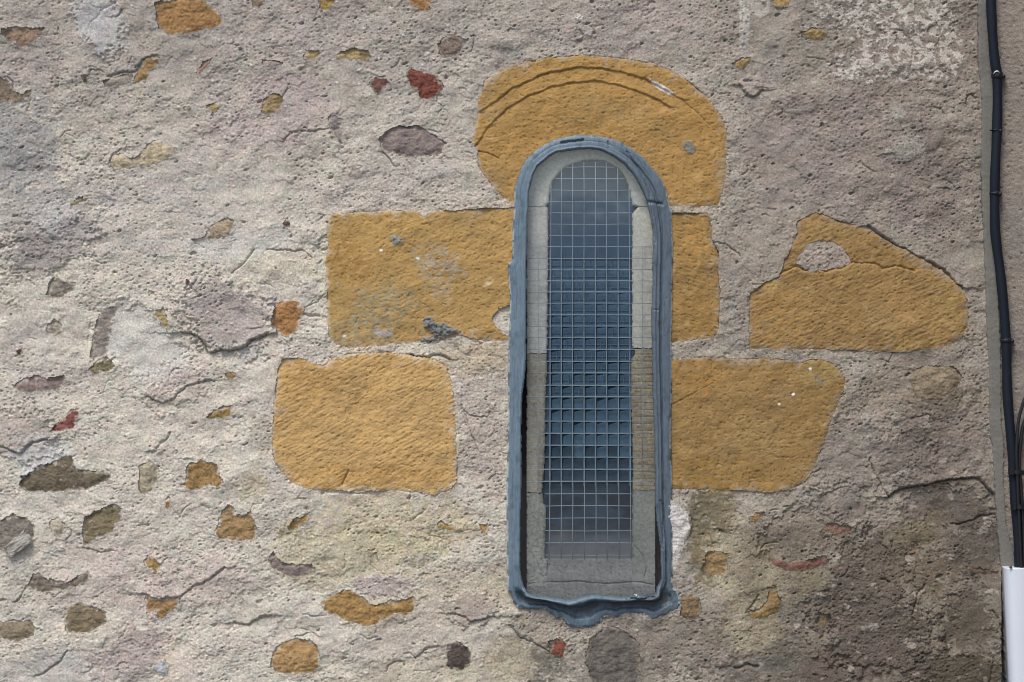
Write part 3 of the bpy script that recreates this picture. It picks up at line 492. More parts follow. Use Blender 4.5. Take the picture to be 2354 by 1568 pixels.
# mortar lip: rises a little where it laps onto stones
for nm, poly, c, hh, lb, ash in parts:
    sl = sub(poly, 22); dd = sdf(X[sl] + wob1[sl] * (3 if ash else 7), Y[sl] + wob2[sl] * (3 if ash else 7), poly)
    if ash:
        gap = sstep(-.15, .25, fbm(X[sl], Y[sl], 60, 2, 111))
        H[sl] += np.where(dd > 0, -.0038 * np.exp(-(dd / 2.4) ** 2) * gap * sstep(-.2, .2, wob1[sl]) + .0015 * np.exp(-dd / 9), 0)
        a = (np.exp(-np.clip(dd, 0, 99) / 9) * .55 * (dd > -3) * (.6 + .8 * np.abs(wob2[sl])))[..., None]
        col[sl] = col[sl] * (1 - a) + col[sl] * np.array([1.06, .98, .86]) * a
    else: H[sl] += np.where(dd > -3, .002 * np.exp(-np.abs(dd) / 8), 0)
Hm = H.astype(np.float32)
grid_patch('mortar_face', XX, ZZ, Hm, lab == 0, col, M['mortar'], wall, .05)

mort_base = (big * .012 + mid * .008).astype(np.float32)
SPOTS = [ # patches on the dressed blocks: block index, cx, cy, rx, ry, slant, colour, strength, height
 (1, 910, 552, 15, 14, 0, (140,138,130), .95, .003), (1, 1010, 600, 62, 34, -25, (158,148,128), .75, .0005), (1, 1000, 650, 60, 30, -50, (160,150,130), .5, 0), (1, 880, 705, 85, 50, 15, (148,138,110), .75, 0), (1, 820, 760, 90, 34, 0, (150,138,108), .7, 0),
 (1, 1012, 757, 38, 15, -12, (116,118,116), 1.4, .005), (1, 985, 742, 14, 14, 0, (116,118,116), 1.4, .005), (1, 1000, 780, 34, 10, 0, (134,130,122), 1.2, .004), (1, 880, 765, 24, 10, -10, (158,152,146), .9, .001),
 (1, 1122, 652, 14, 6, 30, (196,180,150), .8, 0), (1, 876, 576, 5, 3, 0, (225,222,215), 1, 0), (1, 960, 594, 4, 3, 0, (225,222,215), 1, 0), (1, 792, 773, 5, 3, 20, (225,222,215), 1, 0), (1, 770, 700, 26, 80, 0, (150,132,84), .4, 0),
 (1, 800, 600, 50, 55, 30, (148,112,60), .55, 0), (1, 900, 520, 90, 16, 0, (186,152,92), .5, 0), (0, 1300, 290, 120, 40, 10, (152,118,66), .35, 0), (0, 1620, 300, 40, 100, 0, (148,114,66), .4, 0), (2, 720, 880, 80, 50, 0, (164,128,76), .45, 0), (2, 850, 1090, 160, 26, 0, (172,132,74), .5, 0), (4, 1600, 870, 70, 50, 0, (166,126,68), .45, 0), (4, 1650, 1090, 110, 40, 0, (150,118,60), .5, 0), (4, 1740, 1000, 70, 50, -20, (158,134,92), .5, 0), (5, 1800, 720, 70, 60, 20, (164,128,74), .5, 0), (5, 1900, 530, 50, 30, 20, (158,134,92), .5, 0), (3, 1600, 720, 40, 60, 0, (140,110,62), .5, 0),
 (0, 1583, 338, 15, 17, 20, (120,118,108), 1.3, .002), (0, 1517, 200, 34, 6, -32, (196,192,186), 1.3, .001), (4, 1880, 860, 50, 44, 0, (150,132,84), .6, 0), (4, 1880, 872, 24, 12, -30, (128,120,100), .7, 0), (4, 1720, 834, 40, 7, 0, (150,142,122), .8, 0),
 (4, 1823, 906, 4, 3, 30, (228,226,220), 1.3, 0), (4, 1790, 929, 3, 3, 0, (228,226,220), 1.3, 0), (4, 1862, 848, 4, 4, 0, (205,210,215), 1.2, 0), (3, 1600, 560, 30, 60, 0, (190,146,84), .4, 0),
 (5, 2120, 600, 70, 16, -30, (140,128,106), .7, 0), (5, 2180, 700, 50, 70, 0, (158,134,88), .6, 0), (5, 2100, 790, 70, 16, 0, (156,136,84), .5, 0), (5, 1770, 660, 30, 16, 20, (166,140,90), .7, 0), (2, 1030, 860, 18, 40, -20, (190,166,120), .7, 0), (2, 1000, 835, 22, 12, -20, (196,170,126), .7, 0),
]
ARCS = [[(1104,257),(1144,230),(1178,203),(1234,178),(1268,166),(1334,156),(1384,159),(1434,168),(1484,183),(1544,217),(1569,230)],
        [(1094,335),(1121,293),(1165,251),(1211,223),(1268,200),(1318,190),(1368,187),(1418,195),(1468,212),(1511,230),(1538,247)]]
n_rub = 0
for li, (nm, poly, c, hh, lb, ash) in enumerate(parts):
    sl = sub(poly, 16); sq = (slice(sl[0].start, sl[0].stop - 1), slice(sl[1].start, sl[1].stop - 1))
    x, y = X[sl], Y[sl]; mk = lab[sq] == li + 1
    if not mk.any(): continue
    c0 = s2l(c)
    if not ash: c0 = (c0 * .80 + c0.mean() * .20) * .88
    if ash:
        dd = sdf(x, y, poly); h = mort_base[sl] * .5 + hh - .0042 * np.exp(np.clip(dd, -60, 0) / 5.) * sstep(-.45, .25, fbm(x, y + 9, 40, 3, 239))
        ang = {0: 14, 1: 22, 2: 27, 3: -18, 4: 12, 5: 24}[li]; amp = {0: .9, 1: .9, 2: 1.6, 3: 1.0, 4: .8, 5: 1.5}[li]
        ax = aniso(x + li * 800, y, ang + 0, 44, 6.5, 201 + li, 2); a2 = aniso(x, y + li * 700, ang, 16, 4.5, 221, 2)
        wv = fbm(x + li * 500, y, 90, 3, 231)
        t_ = sstep(-.3, .3, wv)
        h = h + amp * (.0011 * ax * (.25 + .9 * t_) + .0009 * a2 - .0030 * sstep(.30, .62, ax) * sstep(.0, .4, a2)) - .0012 * sstep(.25, .6, fbm(x, y, 5.5, 2, 243)) + wv * .006 + fbm(x, y, 28, 2, 233) * .002 - .0022 * sstep(.22, .5, fbm(x, y, 8, 2, 241))
        v1 = fbm(x + li * 300, y, 75, 4, 251)[..., None]; v2 = fbm(x, y + li * 90, 16, 3, 257)[..., None]; v3 = ax[..., None]
        cc = c0 * (1 + .17 * v1 + .16 * v2 + .14 * v3) * (1 + v1 * np.array([.02, -.01, -.08]))
        pale = sstep(.2, .5, fbm(x + 90, y, 30, 3, 263))[..., None] * .25; cc = cc * (1 - pale) + s2l((196,164,116)) * pale
        gs = sstep(.12, .45, fbm(x + li * 77, y + 40, 120, 4, 267))[..., None] * .35; cc = cc * (1 - gs) + s2l((150,130,92)) * gs
        dk = sstep(.36, .5, fbm(x, y, 11, 3, 271))[..., None] * .4; cc = cc * (1 - dk * .6)
        em = (sstep(-.05, .35, fbm(x, y + 60, 26, 4, 273) + .7 * np.exp(np.clip(dd, -90, 0) / 9.) - .24) * np.exp(np.clip(dd, -90, 0) / 22.))[..., None] * .85
        cc = cc * (1 - em) + (col[sl] * .7 + cc * .3) * em
        if li == 0:
            for A_ in ARCS:
                dd2, side = seg_dist(x + wob1[sl] * 3, y + wob2[sl] * 3, A_, False)
                lft = sstep(1580, 1150, x)
                gv = .25 + .9 * sstep(-.25, .35, fbm(x, y, 46, 3, 277)); h = h - .0052 * gv * np.exp(-(dd2 / 1.9) ** 2) + .0030 * np.where(side > 0, 1, -1) * np.exp(-dd2 / 11) * sstep(0, 2, dd2)
            crack(h, x, y, [(1094,348),(1120,352),(1146,364)], 1.6, .005, .001, 12, wob1[sl] * 2, 0)
            crack(h, x, y, [(1569,233),(1600,258),(1630,288)], 1.6, .003, .001, 12, wob1[sl] * 2, 0)
        if li == 5:
            crack(h, x, y, [(1785,634),(1800,628),(1830,612),(1850,622),(1900,622),(1935,618),(1960,603),(2010,607),(2028,618),(2060,612),(2100,622)], 2.0, .007, -.006, 40, wob1[sl] * 5, wob2[sl] * 5)
        if li == 2: crack(h, x, y, [(802,1082),(796,1095),(786,1112)], 2.2, .007, .001, 10, wob1[sl] * 2, 0)
        if li == 4: crack(h, x, y, [(1545,930),(1600,900),(1640,880)], 1.2, .002, .001, 12, wob1[sl] * 2, 0)
        for b_, cx, cy, rx, ry, an, sc, st, sh in SPOTS:
            if b_ != li: continue
            ca, sa = math.cos(R(an)), math.sin(R(an)); u, v = x - cx, y - cy
            jit = .5 if rx > 12 else .15
            r = np.hypot((u * ca - v * sa) / rx, (u * sa + v * ca) / ry) + wob1[sl] * jit + wob3[sl] * jit * .8
            tex = 1 if st > .85 else sstep(-.25, .12, fbm(x, y, 15, 4, 281) + .02)
            a = (np.clip(sstep(1.1, .75, r) * st * tex, 0, 1))[..., None]
            cc = cc * (1 - a) + s2l(sc) * (1 + .35 * v2) * a; h = h + sh * a[..., 0] * (1 + wob3[sl] * 1.5)
        o = grid_patch(nm, XX[sl], ZZ[sl], h.astype(np.float32), mk, cc, M['ochre'], wall, .05)
    else:
        n_rub += 1; rs = random.Random(li)
        P = np.array(poly); size = min(np.ptp(P[:, 0]), np.ptp(P[:, 1])); an = rs.uniform(5, 35)
        dd = sdf(x, y, poly)
        tx, ty = rs.uniform(-.04, .04), rs.uniform(-.02, .08)
        h = Hm[sl].mean() * .5 + mort_base[sl] * .5 + hh * .6 + .001 + ((x - P[:, 0].mean()) * tx - (y - P[:, 1].mean()) * ty) * PX
        h = h - .0025 * np.exp(np.clip(dd, -60, 0) / (2 + size * .10))
        dome = rs.uniform(-.002, .006) * min(1, size / 60.) * (1 - np.exp(np.clip(dd, -90, 0) / (size * .22)))
        h = h + dome + .0012 * aniso(x, y, an, 18, 8, 301 + li, 3) + .007 * fbm(x, y, 30, 4, 311) + .0016 * fbm(x, y, 6, 2, 313)
        lay = fbm(x * .5, y * 2.0, 24, 3, 321); h = h + .0006 * sstep(-.02, .03, lay) 
        v1 = fbm(x + li * 41, y, 26, 3, 331)[..., None]; v2 = fbm(x, y, 8, 3, 337)[..., None]; sp = sstep(.3, .45, fbm(x, y, 9, 2, 341))[..., None]
        cc = c0 * (1 + .32 * v1 + .28 * v2) * (1 + v1 * np.array([.02, 0, -.06])); cc = cc * (1 - sp * .3)
        # mortar smears over the stone
        smr = sstep(.0, .30, .7 * fbm(x + li * 13, y, 15, 4, 347) + .75 * np.exp(np.clip(dd, -60, 0) / 6.) - .30)[..., None] * .85
        cc = cc * (1 - smr) + col[sl] * smr
        o = grid_patch(nm, XX[sl], ZZ[sl], h.astype(np.float32), mk, cc, M['rubble'], wall, .05)
        cr_, cg_, cb_ = c; lum_ = (cr_ + cg_ + cb_) / 3
        if cr_ - cb_ > 62: lb = 'ochre rubble stone'
        elif cr_ - cg_ > 30: lb = 'dark red rubble stone'
        elif cb_ > cr_: lb = 'bluish stone chip'
        elif lum_ < 112: lb = 'dark grey rubble stone'
        elif lum_ > 158: lb = 'pale cream rubble stone'
        else: lb = 'grey brown rubble stone'
    if lb: o['label'] = lb

# a loose grey rock jutting out at the left edge
from mathutils import noise as _mn
bm = bmesh.new(); bmesh.ops.create_cube(bm, size=2); bmesh.ops.subdivide_edges(bm, edges=bm.edges[:], cuts=7, use_grid_fill=True)
for v in bm.verts:
    p = v.co.copy(); p = p.lerp(p.normalized() * 1.25, .30)
    p += Vector((_mn.noise(p * .9 + Vector((5, 2, 1))), _mn.noise(p * .9 + Vector((1, 8, 3))), _mn.noise(p * .9 + Vector((2, 4, 9))))) * .38
    p *= 1 + .16 * _mn.noise(p * 2.6) + .10 * _mn.noise(p * 6)
    u, w_ = p.x * 31, p.z * 15; ca, sa = math.cos(R(42)), math.sin(R(42))
    v.co = (float(wx(45)) + (u * ca - w_ * sa) * PX, -.010 + p.y * .016, float(wz(1250)) + (u * sa + w_ * ca) * PX)
o = bm_obj('rubble_stone', bm, grain_mat('loose_rock', 300, .3, 1, .004, 90, col=s2l((168,164,156))), wall, False); o['label'] = 'loose pale grey rock jutting out of the mortar'

# ------------------------------------------------------------------ the window
from_in = [tuple(p) for p in F_IN]
def grow(poly, d):
    P = np.array(poly, float); c = P.mean(0); out = []
    for k_ in range(len(P)):
        t = P[(k_ + 1) % len(P)] - P[k_ - 1]; n = np.array([-t[1], t[0]]) / (np.hypot(*t) + 1e-9)
        q = P[k_] + n * d
        out.append(tuple(q))
    if abs(np.ptp(np.array(out)[:, 0])) < np.ptp(P[:, 0]) and d > 0: return grow(poly, -d) if d > 0 and not getattr(grow, 'f', 0) else out
    return out
def offset(poly, d):
    a = grow_raw(poly, d); b = grow_raw(poly, -d)
    pa, pb = np.ptp(np.array(a)[:, 0]), np.ptp(np.array(b)[:, 0])
    return (a if pa > pb else b) if d > 0 else (a if pa < pb else b)
def grow_raw(poly, d):
    P = np.array(poly, float); out = []
    for k_ in range(len(P)):
        t = P[(k_ + 1) % len(P)] - P[k_ - 1]; n = np.array([-t[1], t[0]]) / (np.hypot(*t) + 1e-9); out.append(tuple(P[k_] + n * d))
    return out
bm = bmesh.new(); prism(bm, offset(F_IN, 6), -.004, -.001)
win = bm_obj('window', bm, M['glass'], wall); win['label'] = 'tall round-headed slit window, clear sheet over wire mesh'

# lead flashing: relief computed from the distances to its outer and inner edge
gx = np.arange(1155, 1572, 1.5); gy = np.arange(300, 1450, 1.5); GX, GY = np.meshgrid(gx, gy); GX = GX.astype(np.float32); GY = GY.astype(np.float32)
w1, w2, w3 = fbm(GX, GY, 40, 3, 401), fbm(GX, GY, 9, 2, 403), fbm(GX, GY, 9, 2, 405)
edge_low = sstep(1340, 1400, GY)
so = sdf(GX + w2 * (1 + 3 * edge_low), GY + w3 * (1 + 3 * edge_low), F_OUT); si = sdf(GX + w1 * 2, GY + w1 * 2, F_IN)
mcell = (at_q(so) < 0) & (at_q(si) > 0)
t = np.clip(si / (si - so + 1e-6), 0, 1)
right = sstep(1400, 1470, GX) * (1 - edge_low); low = sstep(1345, 1372, GY)
long_ = np.where(low > .5, GX, GY)
fold = fbm(long_, t * 30, 90, 3, 411)
hl = .017 - .003 * sstep(.2, .95, t) + .0030 * sstep(.20, .14, t) - .0015 * np.exp(-((t - .55 - .08 * fold) / .03) ** 2)
hr = .020 + .003 * sstep(.22, .16, t) - .011 * sstep(.36, .40, t + .04 * fold) + .005 * sstep(.47, .52, t)
lip = .35 + .10 * fold
hb = .040 + .010 * fold - .040 * sstep(.12 + .05 * fold, .36, t) + .012 * sstep(.58, .75, t) + .002 * fbm(GX, GY, 30, 3, 421)
hf = hl * (1 - right) + hr * right; hf = hf * (1 - low) + hb * low
hf = hf - .008 * np.exp(-np.clip(-so, 0, 99) / 2.2) - .006 * np.exp(-np.clip(si, 0, 99) / 1.8)
_d, _r = worley(GX, GY, 24, 451, .35); hf -= .0016 * sstep(1.2 + 1.5 * _r, .5, _d)
hf += .0008 * fold + .0006 * w1 + .0007 * aniso(GX, GY, 90, 40, 5, 431, 2)
for pts, w_, d_ in (([(1290,330),(1305,327),(1328,325),(1340,323)], 2.2, .010), ([(1236,385),(1246,378),(1258,372),(1275,358)], 1.8, .006), ([(1475,466),(1500,466),(1520,470)], 3, .006), ([(1440,350),(1470,395),(1490,440),(1500,500),(1505,560)], 1.6, .004), ([(1452,345),(1485,400),(1512,455)], 1.0, .002),
                    ([(1516,1150),(1524,1163),(1522,1230),(1519,1300)], 1.6, .004), ([(1490,720),(1500,712),(1512,713)], 1.2, .003), ([(1397,327),(1398,334)], 1.6, .005), ([(1225,1375),(1245,1378),(1262,1381)], 2.2, .012), ([(1440,1372),(1470,1374),(1500,1369)], 2.5, .012)):
    crack(hf, GX, GY, pts, w_, d_, 0, 5, w2 * 2, w3 * 2)
c_a, c_b = s2l((96,115,129)), s2l((84,98,110))
v = fbm(GX, GY * .3, 26, 4, 441)[..., None]; v_ = aniso(GX, GY, 90, 60, 4, 443, 3)[..., None]
kk = sstep(1300, 1520, GX + w1 * 40)[..., None]
fc = (c_a * (1 - kk) + c_b * kk) * (1 + .22 * v + .16 * v_)  # lead lighter on the left: its lit side is painted into the colour
dirt = sstep(.12, .5, fbm(GX, GY * .7, 22, 4, 447))[..., None] * .6; fc = fc * (1 - dirt * .5); trough_shade = (low * np.exp(-((t - .42) / .20) ** 2) * sstep(-.5, .1, w1 + .1))[..., None] * .75; fc = fc * (1 - trough_shade) + s2l((46,48,48)) * trough_shade; scr = sstep(.34, .5, aniso(GX + 40, GY, 88, 50, 3, 445, 2))[..., None] * .3; fc = fc * (1 - scr * .6)  # trough below the bottom lip: its shade painted into the lead colour
wh = (sstep(4.5, 1.5, -so) * sstep(-.08, .12, fbm(GX, GY, 26, 3, 449) + .22 * right + .02) * (1 - .7 * sstep(470, 380, GY)))[..., None] * .8
fc = fc * (1 - wh) + s2l((176,184,188)) * wh
FXX, FZZ = wx(GX).astype(np.float32), wz(GY).astype(np.float32)
fr = grid_patch('lead_flashing', FXX, FZZ, hf.astype(np.float32), mcell, fc, M['lead'], win, .012)

# dressed stones seen behind the sheet
HOLE = [(1252.6,1286),(1252.6,1267),(1255,1197),(1255,1173),(1250,1159),(1245.6,1128),(1251,1073),(1252.6,1017),(1254.6,904),(1256.8,848),(1258,735),(1260.4,600),(1260.4,480),(1255,473),(1262,465),(1263.6,432),(1270,416),(1281.7,399),(1295,386),(1314.5,374.5),(1341,367),(1367,364.7),(1393,368),(1419.6,382.7),(1436,402),(1446,425),(1451,448),(1454,471),(1467,475),(1459,484.5),(1454,491),(1454,735),(1454,800),(1461,806),(1459.4,817),(1452.4,825),(1451.5,904),(1453.8,988),(1456.6,1073),(1454.4,1176),(1454.2,1286)]
jx = np.arange(1188, 1524, 1.6); jy = np.arange(338, 1388, 1.6); JX, JY = np.meshgrid(jx, jy); JX = JX.astype(np.float32); JY = JY.astype(np.float32)
sh_ = sdf(JX + fbm(JX, JY, 12, 2, 451) * 2, JY, HOLE)
jq = at_q(sh_) > 0; qX, qY = at_q(JX), at_q(JY); jn = at_q(fbm(JX, JY, 14, 2, 453)) * 3
leftedge = 1211 + 0 * qY; rightedge = 1506 + 0 * qY
inb = (qX > leftedge + jn * .3) & (qX < rightedge + jn * .3)
cut = lambda y0, y1: (qY + jn > y0) & (qY + jn < y1)
mid_x = 1354
JS = [('jamb_stone', jq & inb & cut(0, 472.5), (200,196,188), 'grey curved stone round the window head', .3),
      ('jamb_stone', jq & inb & cut(474, 812) & (qX < mid_x), (198,191,184), 'grey upper left jamb stone', .3),
      ('jamb_stone', jq & inb & cut(813.5, 1133) & (qX < mid_x), (164,154,140), 'brownish left jamb stone', .5),
      ('jamb_stone', jq & inb & cut(1135, 1352) & (qX < mid_x) & (qY < 1350) & (qX < 1300), (150,147,139), 'rough grey lower left jamb stone', 1.2),
      ('jamb_stone', jq & inb & cut(474, 800) & (qX > mid_x), (204,195,182), 'pale upper right jamb stone', .3),
      ('jamb_stone', jq & inb & cut(801.5, 1128) & (qX > mid_x), (162,147,126), 'brown coursed right jamb stone', .8),
      ('jamb_stone', jq & inb & cut(1129.5, 1352) & (qX > 1400) , (142,139,132), 'cracked grey lower right jamb stone', .5)]
sillq = jq & inb & (qY > 1286) & ((qX > 1256) & (qX < 1454) | (qY >= 1350))
JS[3] = (JS[3][0], JS[3][1] & ~sillq, *JS[3][2:]); JS[6] = (JS[6][0], JS[6][1] & ~sillq, *JS[6][2:])
JS.append(('window_sill', sillq, (132,127,124), 'worn grey sill', .8))
for i, (nm, mk, c, lb, ru) in enumerate(JS):
    a = fbm(JX + 60 * i, JY, 50, 3, 461); b = fbm(JX, JY, 8, 3, 463)
    hj = -.020 + .001 * a + .0010 * b * ru - .006 * np.exp(-np.clip(sh_, 0, 50) / 2.5)
    if 'sill' in nm:
        hj = hj - .012 * sstep(1335, 1290, JY) ; hj = hj - .0
    if i == 5:
        for yy in range(815, 1128, 16): hj = hj - .0018 * np.exp(-((JY - yy - 2 * a) / 1.0) ** 2)
    for pts in ([(1457,1253),(1478,1278),(1488,1305),(1482,1330)], [(1454,1340),(1480,1342),(1500,1346)], [(1255,1340),(1330,1338),(1400,1345),(1450,1340)], [(1215,1345),(1230,1342)]):
        crack(hj, JX, JY, pts, 1.3, .004, 0, 4, b * 3, a * 3)
    dj, rj = worley(JX + 40 * i, JY + b * 3, 7, 471 + i, .30 + .3 * ru); pj = sstep(.8 + 1.6 * rj ** 2 + .8, .5, dj) * min(1, .25 + ru * .7); hj = hj - .002 * pj
    if i in (2, 5):
        for xx in (1236, 1476): hj = hj - .0012 * np.exp(-((JX - xx - 2 * b) / 1.0) ** 2)
        row_ = np.floor((JY - 815) / 16.0); tone = np.sin(row_ * 12.9 + np.floor((JX - 1236) / 40) * 4.1) * .10
    else: tone = 0
    cj = s2l(c) * ((1 + .22 * a + .42 * b * (.4 + ru * .6) + tone) * (1 - .45 * pj))[..., None]
    grid_patch(nm, wx(JX).astype(np.float32), wz(JY).astype(np.float32), hj.astype(np.float32), mk, cj, M['jamb'], win, .045)['label'] = lb

# wire mesh close behind the sheet
def ly(k_): return 358.0 + 25.75 * k_ + .034 * k_ * k_     # heights of the horizontal wires (spacing widens downwards)
rows = [ly(k_) for k_ in range(0, 34)]
rows = [358.5 + 26.1 * k_ for k_ in range(0, 17)]; 
while rows[-1] < 1270: rows.append(rows[-1] + 27.3 + (rows[-1] - 780) * .0022)
vxs = [(1266.5, 1262.5), (1290, 1290), (1316, 1316.3), (1342, 1343), (1367.7, 1370), (1393.3, 1396), (1419.5, 1423), (1446, 1450)]
bm = bmesh.new(); rw = random.Random(3)
for (a, b) in vxs:
    y0 = 372 if 1300 < a < 1430 else (388 if 1280 < a < 1440 else 425)
    P = [(float(wx(a + (b - a) * q / 12 + rw.uniform(-.4, .4))), .0045, float(wz(y0 + (1287 - y0) * q / 12))) for q in range(13)]
    tube(bm, P, .00115, 6)
for a in (1236.5, 1476):
    P = [(float(wx(a + rw.uniform(-.5, .5))), .0045, float(wz(560 + 700 * q / 10))) for q in range(11)]
    if a < 1300: P = [p for p in P if float(p[2]) > float(wz(1130))]
    else: P = [p for p in P if float(p[2]) > float(wz(1120))]
    tube(bm, P, .0009, 6)
for y in rows[1:]:
    wide = 560 < y < 1125
    x0, x1 = (1209, 1500) if wide else (1262, 1452)
    if y < 420: s_w = 88 - (420 - y) * .9; x0, x1 = 1356 - s_w, 1356 + s_w
    if y > 1120: x0 = 1252
    sag = rw.uniform(-1.2, 1.2)
    P = [(float(wx(x0 + (x1 - x0) * q / 8)), .0068, float(wz(y + sag * math.sin(q / 8 * 3.14) + rw.uniform(-.3, .3)))) for q in range(9)]
    tube(bm, P, .0010, 6)
bm_obj('wire_mesh', bm, M['wire'], win, True)

# panels added to imitate reflections; blue-to-dark fade painted over panels and panes
def in_hole(x, y, m=3): return float(sdf(np.array([x]), np.array([y]), HOLE)[0]) < -m
bmP, bmF = bmesh.new(), bmesh.new()
colx = [1249, 1264.5, 1290, 1316, 1342.5, 1369, 1395, 1421.5, 1448, 1462]
prism(bmP, [(1242, 586), (1468, 586), (1468, 1122), (1242, 1122)], .047, .056)
for f in bmP.faces: f.material_index = 3
done = len(bmP.faces)
for r_, (y0, y1) in enumerate(zip(rows[:-1], rows[1:])):
    if y0 < 590 or y1 > 1130: continue
    dep = min(1, max(0, (y0 - 580) / 260.))
    for c_, (x0, x1) in enumerate(zip(colx[:-1], colx[1:])):
        lg = 1.2 + 2.6 * dep + rw.uniform(-.5, .8); tg = .8 + 4.6 * dep * rw.uniform(.5, 1.2)
        sl_ = rw.uniform(0, 6) * (1 if 860 < y0 < 1060 else .15)
        pts = [(x0 + lg, y0 + tg + sl_), (x1 - 1.2, y0 + tg * .5), (x1 - 1.2, y1 - 1.0), (x0 + lg, y1 - 1.0)]
        prism(bmP, pts, .038, .0485)
        mi = 1 if y0 + rw.uniform(-110, 110) > 830 else 0
        if y0 + rw.uniform(-24, 24) > 1010: mi = 2
        bmP.faces.ensure_lookup_table()
        for f in bmP.faces[done:]: f.material_index = mi
        done = len(bmP.faces)
        if y0 < 900:     # thin bars added across the panel, more of the reflected pattern
            prism(bmF, [(x0 + lg, (y0 + y1) / 2 + 2), (x1 - 1, (y0 + y1) / 2 + 2), (x1 - 1, (y0 + y1) / 2 + 3.4), (x0 + lg, (y0 + y1) / 2 + 3.4)], .034, .0378)
            if rw.random() < .6:
                xm = x0 + lg + rw.uniform(4, 14); prism(bmF, [(xm, y0 + tg + 1), (xm + 1.5, y0 + tg + 1), (xm + 1.5, y1 - 2), (xm, y1 - 2)], .0335, .0375)
ps_ = bm_obj('reflection_panels', bmP, M['bluepane'], win)
for m_ in (M['tealpane'], plain('slate_panel', (68, 84, 99), .2, .5, .1, 25), plain('reflection_backing', (34, 46, 60), .5, .3)): ps_.data.materials.append(m_)
for x in colx[1:-1]: prism(bmF, [(x - 1.5, 575), (x + 1.5, 575), (x + 1.5, 1118), (x - 1.5, 1118)], .030, .0328)
for y in rows:
    if 580 < y < 1120: prism(bmF, [(1245, y - 1.4), (1464, y - 1.4), (1464, y + 1.4), (1245, y + 1.4)], .0265, .0295)
bm_obj('reflection_bars', bmF, plain('grey_blue_bars', (98,119,138), .5, .4), win)
bm = bmesh.new(); prism(bm, [(1240, 355), (1470, 355), (1470, 596), (1240, 596)], .036, .05)
bm_obj('upper_light', bm, plain('hazy_blue_glass', (76,94,114), .15, .5, .09, 10), win)
lx_, ly_ = np.meshgrid(np.arange(1240, 1471, 2.0), np.arange(1114, 1302, 2.0)); lx_ = lx_.astype(np.float32); ly_ = ly_.astype(np.float32)
n_a, n_b = fbm(lx_, ly_ * 1.6, 60, 4, 601), fbm(lx_ * .3, ly_, 16, 3, 603)
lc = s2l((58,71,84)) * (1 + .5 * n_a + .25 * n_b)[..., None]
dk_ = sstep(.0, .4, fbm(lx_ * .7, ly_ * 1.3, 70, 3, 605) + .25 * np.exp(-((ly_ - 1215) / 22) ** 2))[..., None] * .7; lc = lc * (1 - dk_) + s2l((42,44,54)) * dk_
refl_fade = (sstep(1190, 1284, ly_ + 22 * n_a + 14 * n_b) * .95)[..., None]; lc = lc * (1 - refl_fade) + s2l((120,117,119)) * refl_fade       # the reflection's grey fade painted at the foot of the pane
M['lower'] = grain_mat('reflection_glass', 120, .08, .2, .0006, 30, rough=.18, spec=.5)
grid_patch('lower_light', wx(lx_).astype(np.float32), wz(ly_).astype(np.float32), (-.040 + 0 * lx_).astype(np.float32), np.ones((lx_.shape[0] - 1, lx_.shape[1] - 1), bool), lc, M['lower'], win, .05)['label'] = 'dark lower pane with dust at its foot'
# back of the opening and strips beside the jambs, painted dark for the gap's shade
bm = bmesh.new(); prism(bm, offset(F_OUT, -6), .058, .075); bm_obj('recess', bm, M['dark'], win)
bm = bmesh.new()
prism(bm, [(1190,480),(1211,480),(1211,1360),(1190,1360)], .050, .056); prism(bm, [(1506,480),(1524,480),(1524,1345),(1506,1345)], .050, .056)
bm_obj('gap_shade', bm, plain('dark_red_gap', (58,30,28), .7, .3), win)
# two droplets of white sealant on the sill
bm = bmesh.new()
for (x, y, r_) in ((1461, 1366, .0030), (1466, 1370, .0032), (1457.5, 1364, .0018)):
    bmesh.ops.create_uvsphere(bm, u_segments=12, v_segments=8, radius=r_, matrix=__import__('mathutils').Matrix.Translation((float(wx(x)), -.028, float(wz(y)))))
bm_obj('sealant_drop', bm, M['pvc'], win, True)

# ------------------------------------------------------------------ cement strip in the corner between the walls
L_E = [(2240,-700),(2246,0),(2247,148),(2255,230),(2255,295),(2253,345),(2255,460),(2258,515),(2263,656),(2269,823),(2272,923),(2273,1000),(2280,1030),(2282,1099),(2291,1214),(2300,1306),(2306,1450),(2314,1600),(2330,2780)]
R_E = [(2262,-700),(2268,0),(2274,131),(2280,230),(2279,328),(2276,427),(2277,515),(2286,690),(2291,790),(2292,880),(2292,960),(2299,1030),(2297,1104),(2306,1214),(2326,1288),(2332,1450),(2340,1600),(2356,2780)]
sy = np.concatenate([np.arange(-700, -16, 20), np.arange(-16, 1584, 2.0), np.arange(1600, 2780, 20)]); su = np.linspace(0, 1, 26)
le = np.interp(sy, [p[1] for p in L_E], [p[0] for p in L_E]); re = np.interp(sy, [p[1] for p in R_E], [p[0] for p in R_E])
le = le + fbm(sy * 0 + 5, sy, 14, 3, 501) * 3.0; re = re + fbm(sy * 0 + 95, sy, 14, 3, 503) * 3.0
U, SY = np.meshgrid(su, sy); SX = le[:, None] * (1 - U) + (re[:, None] + 4) * U
U32, SYs = U.astype(np.float32), SY.astype(np.float32)
hS = .011 + .004 * U32 - .004 * np.exp(-U32 / .05) + .0018 * fbm(SX, SYs, 60, 3, 505) + .0008 * fbm(SX, SYs, 8, 2, 507)
cS = s2l((112,111,106)) * (1 + .15 * fbm(SX, SYs, 40, 4, 509) + .10 * fbm(SX, SYs, 6, 2, 511))[..., None]
M['strip'] = grain_mat('cement_fillet', 340, .10, .5, .001, 80)
grid_patch('corner_strip', wx(SX).astype(np.float32), wz(SY).astype(np.float32), hS.astype(np.float32), np.ones((len(sy) - 1, len(su) - 1), bool), cS, M['strip'], wall, .05)['label'] = 'smooth grey cement strip down the corner'

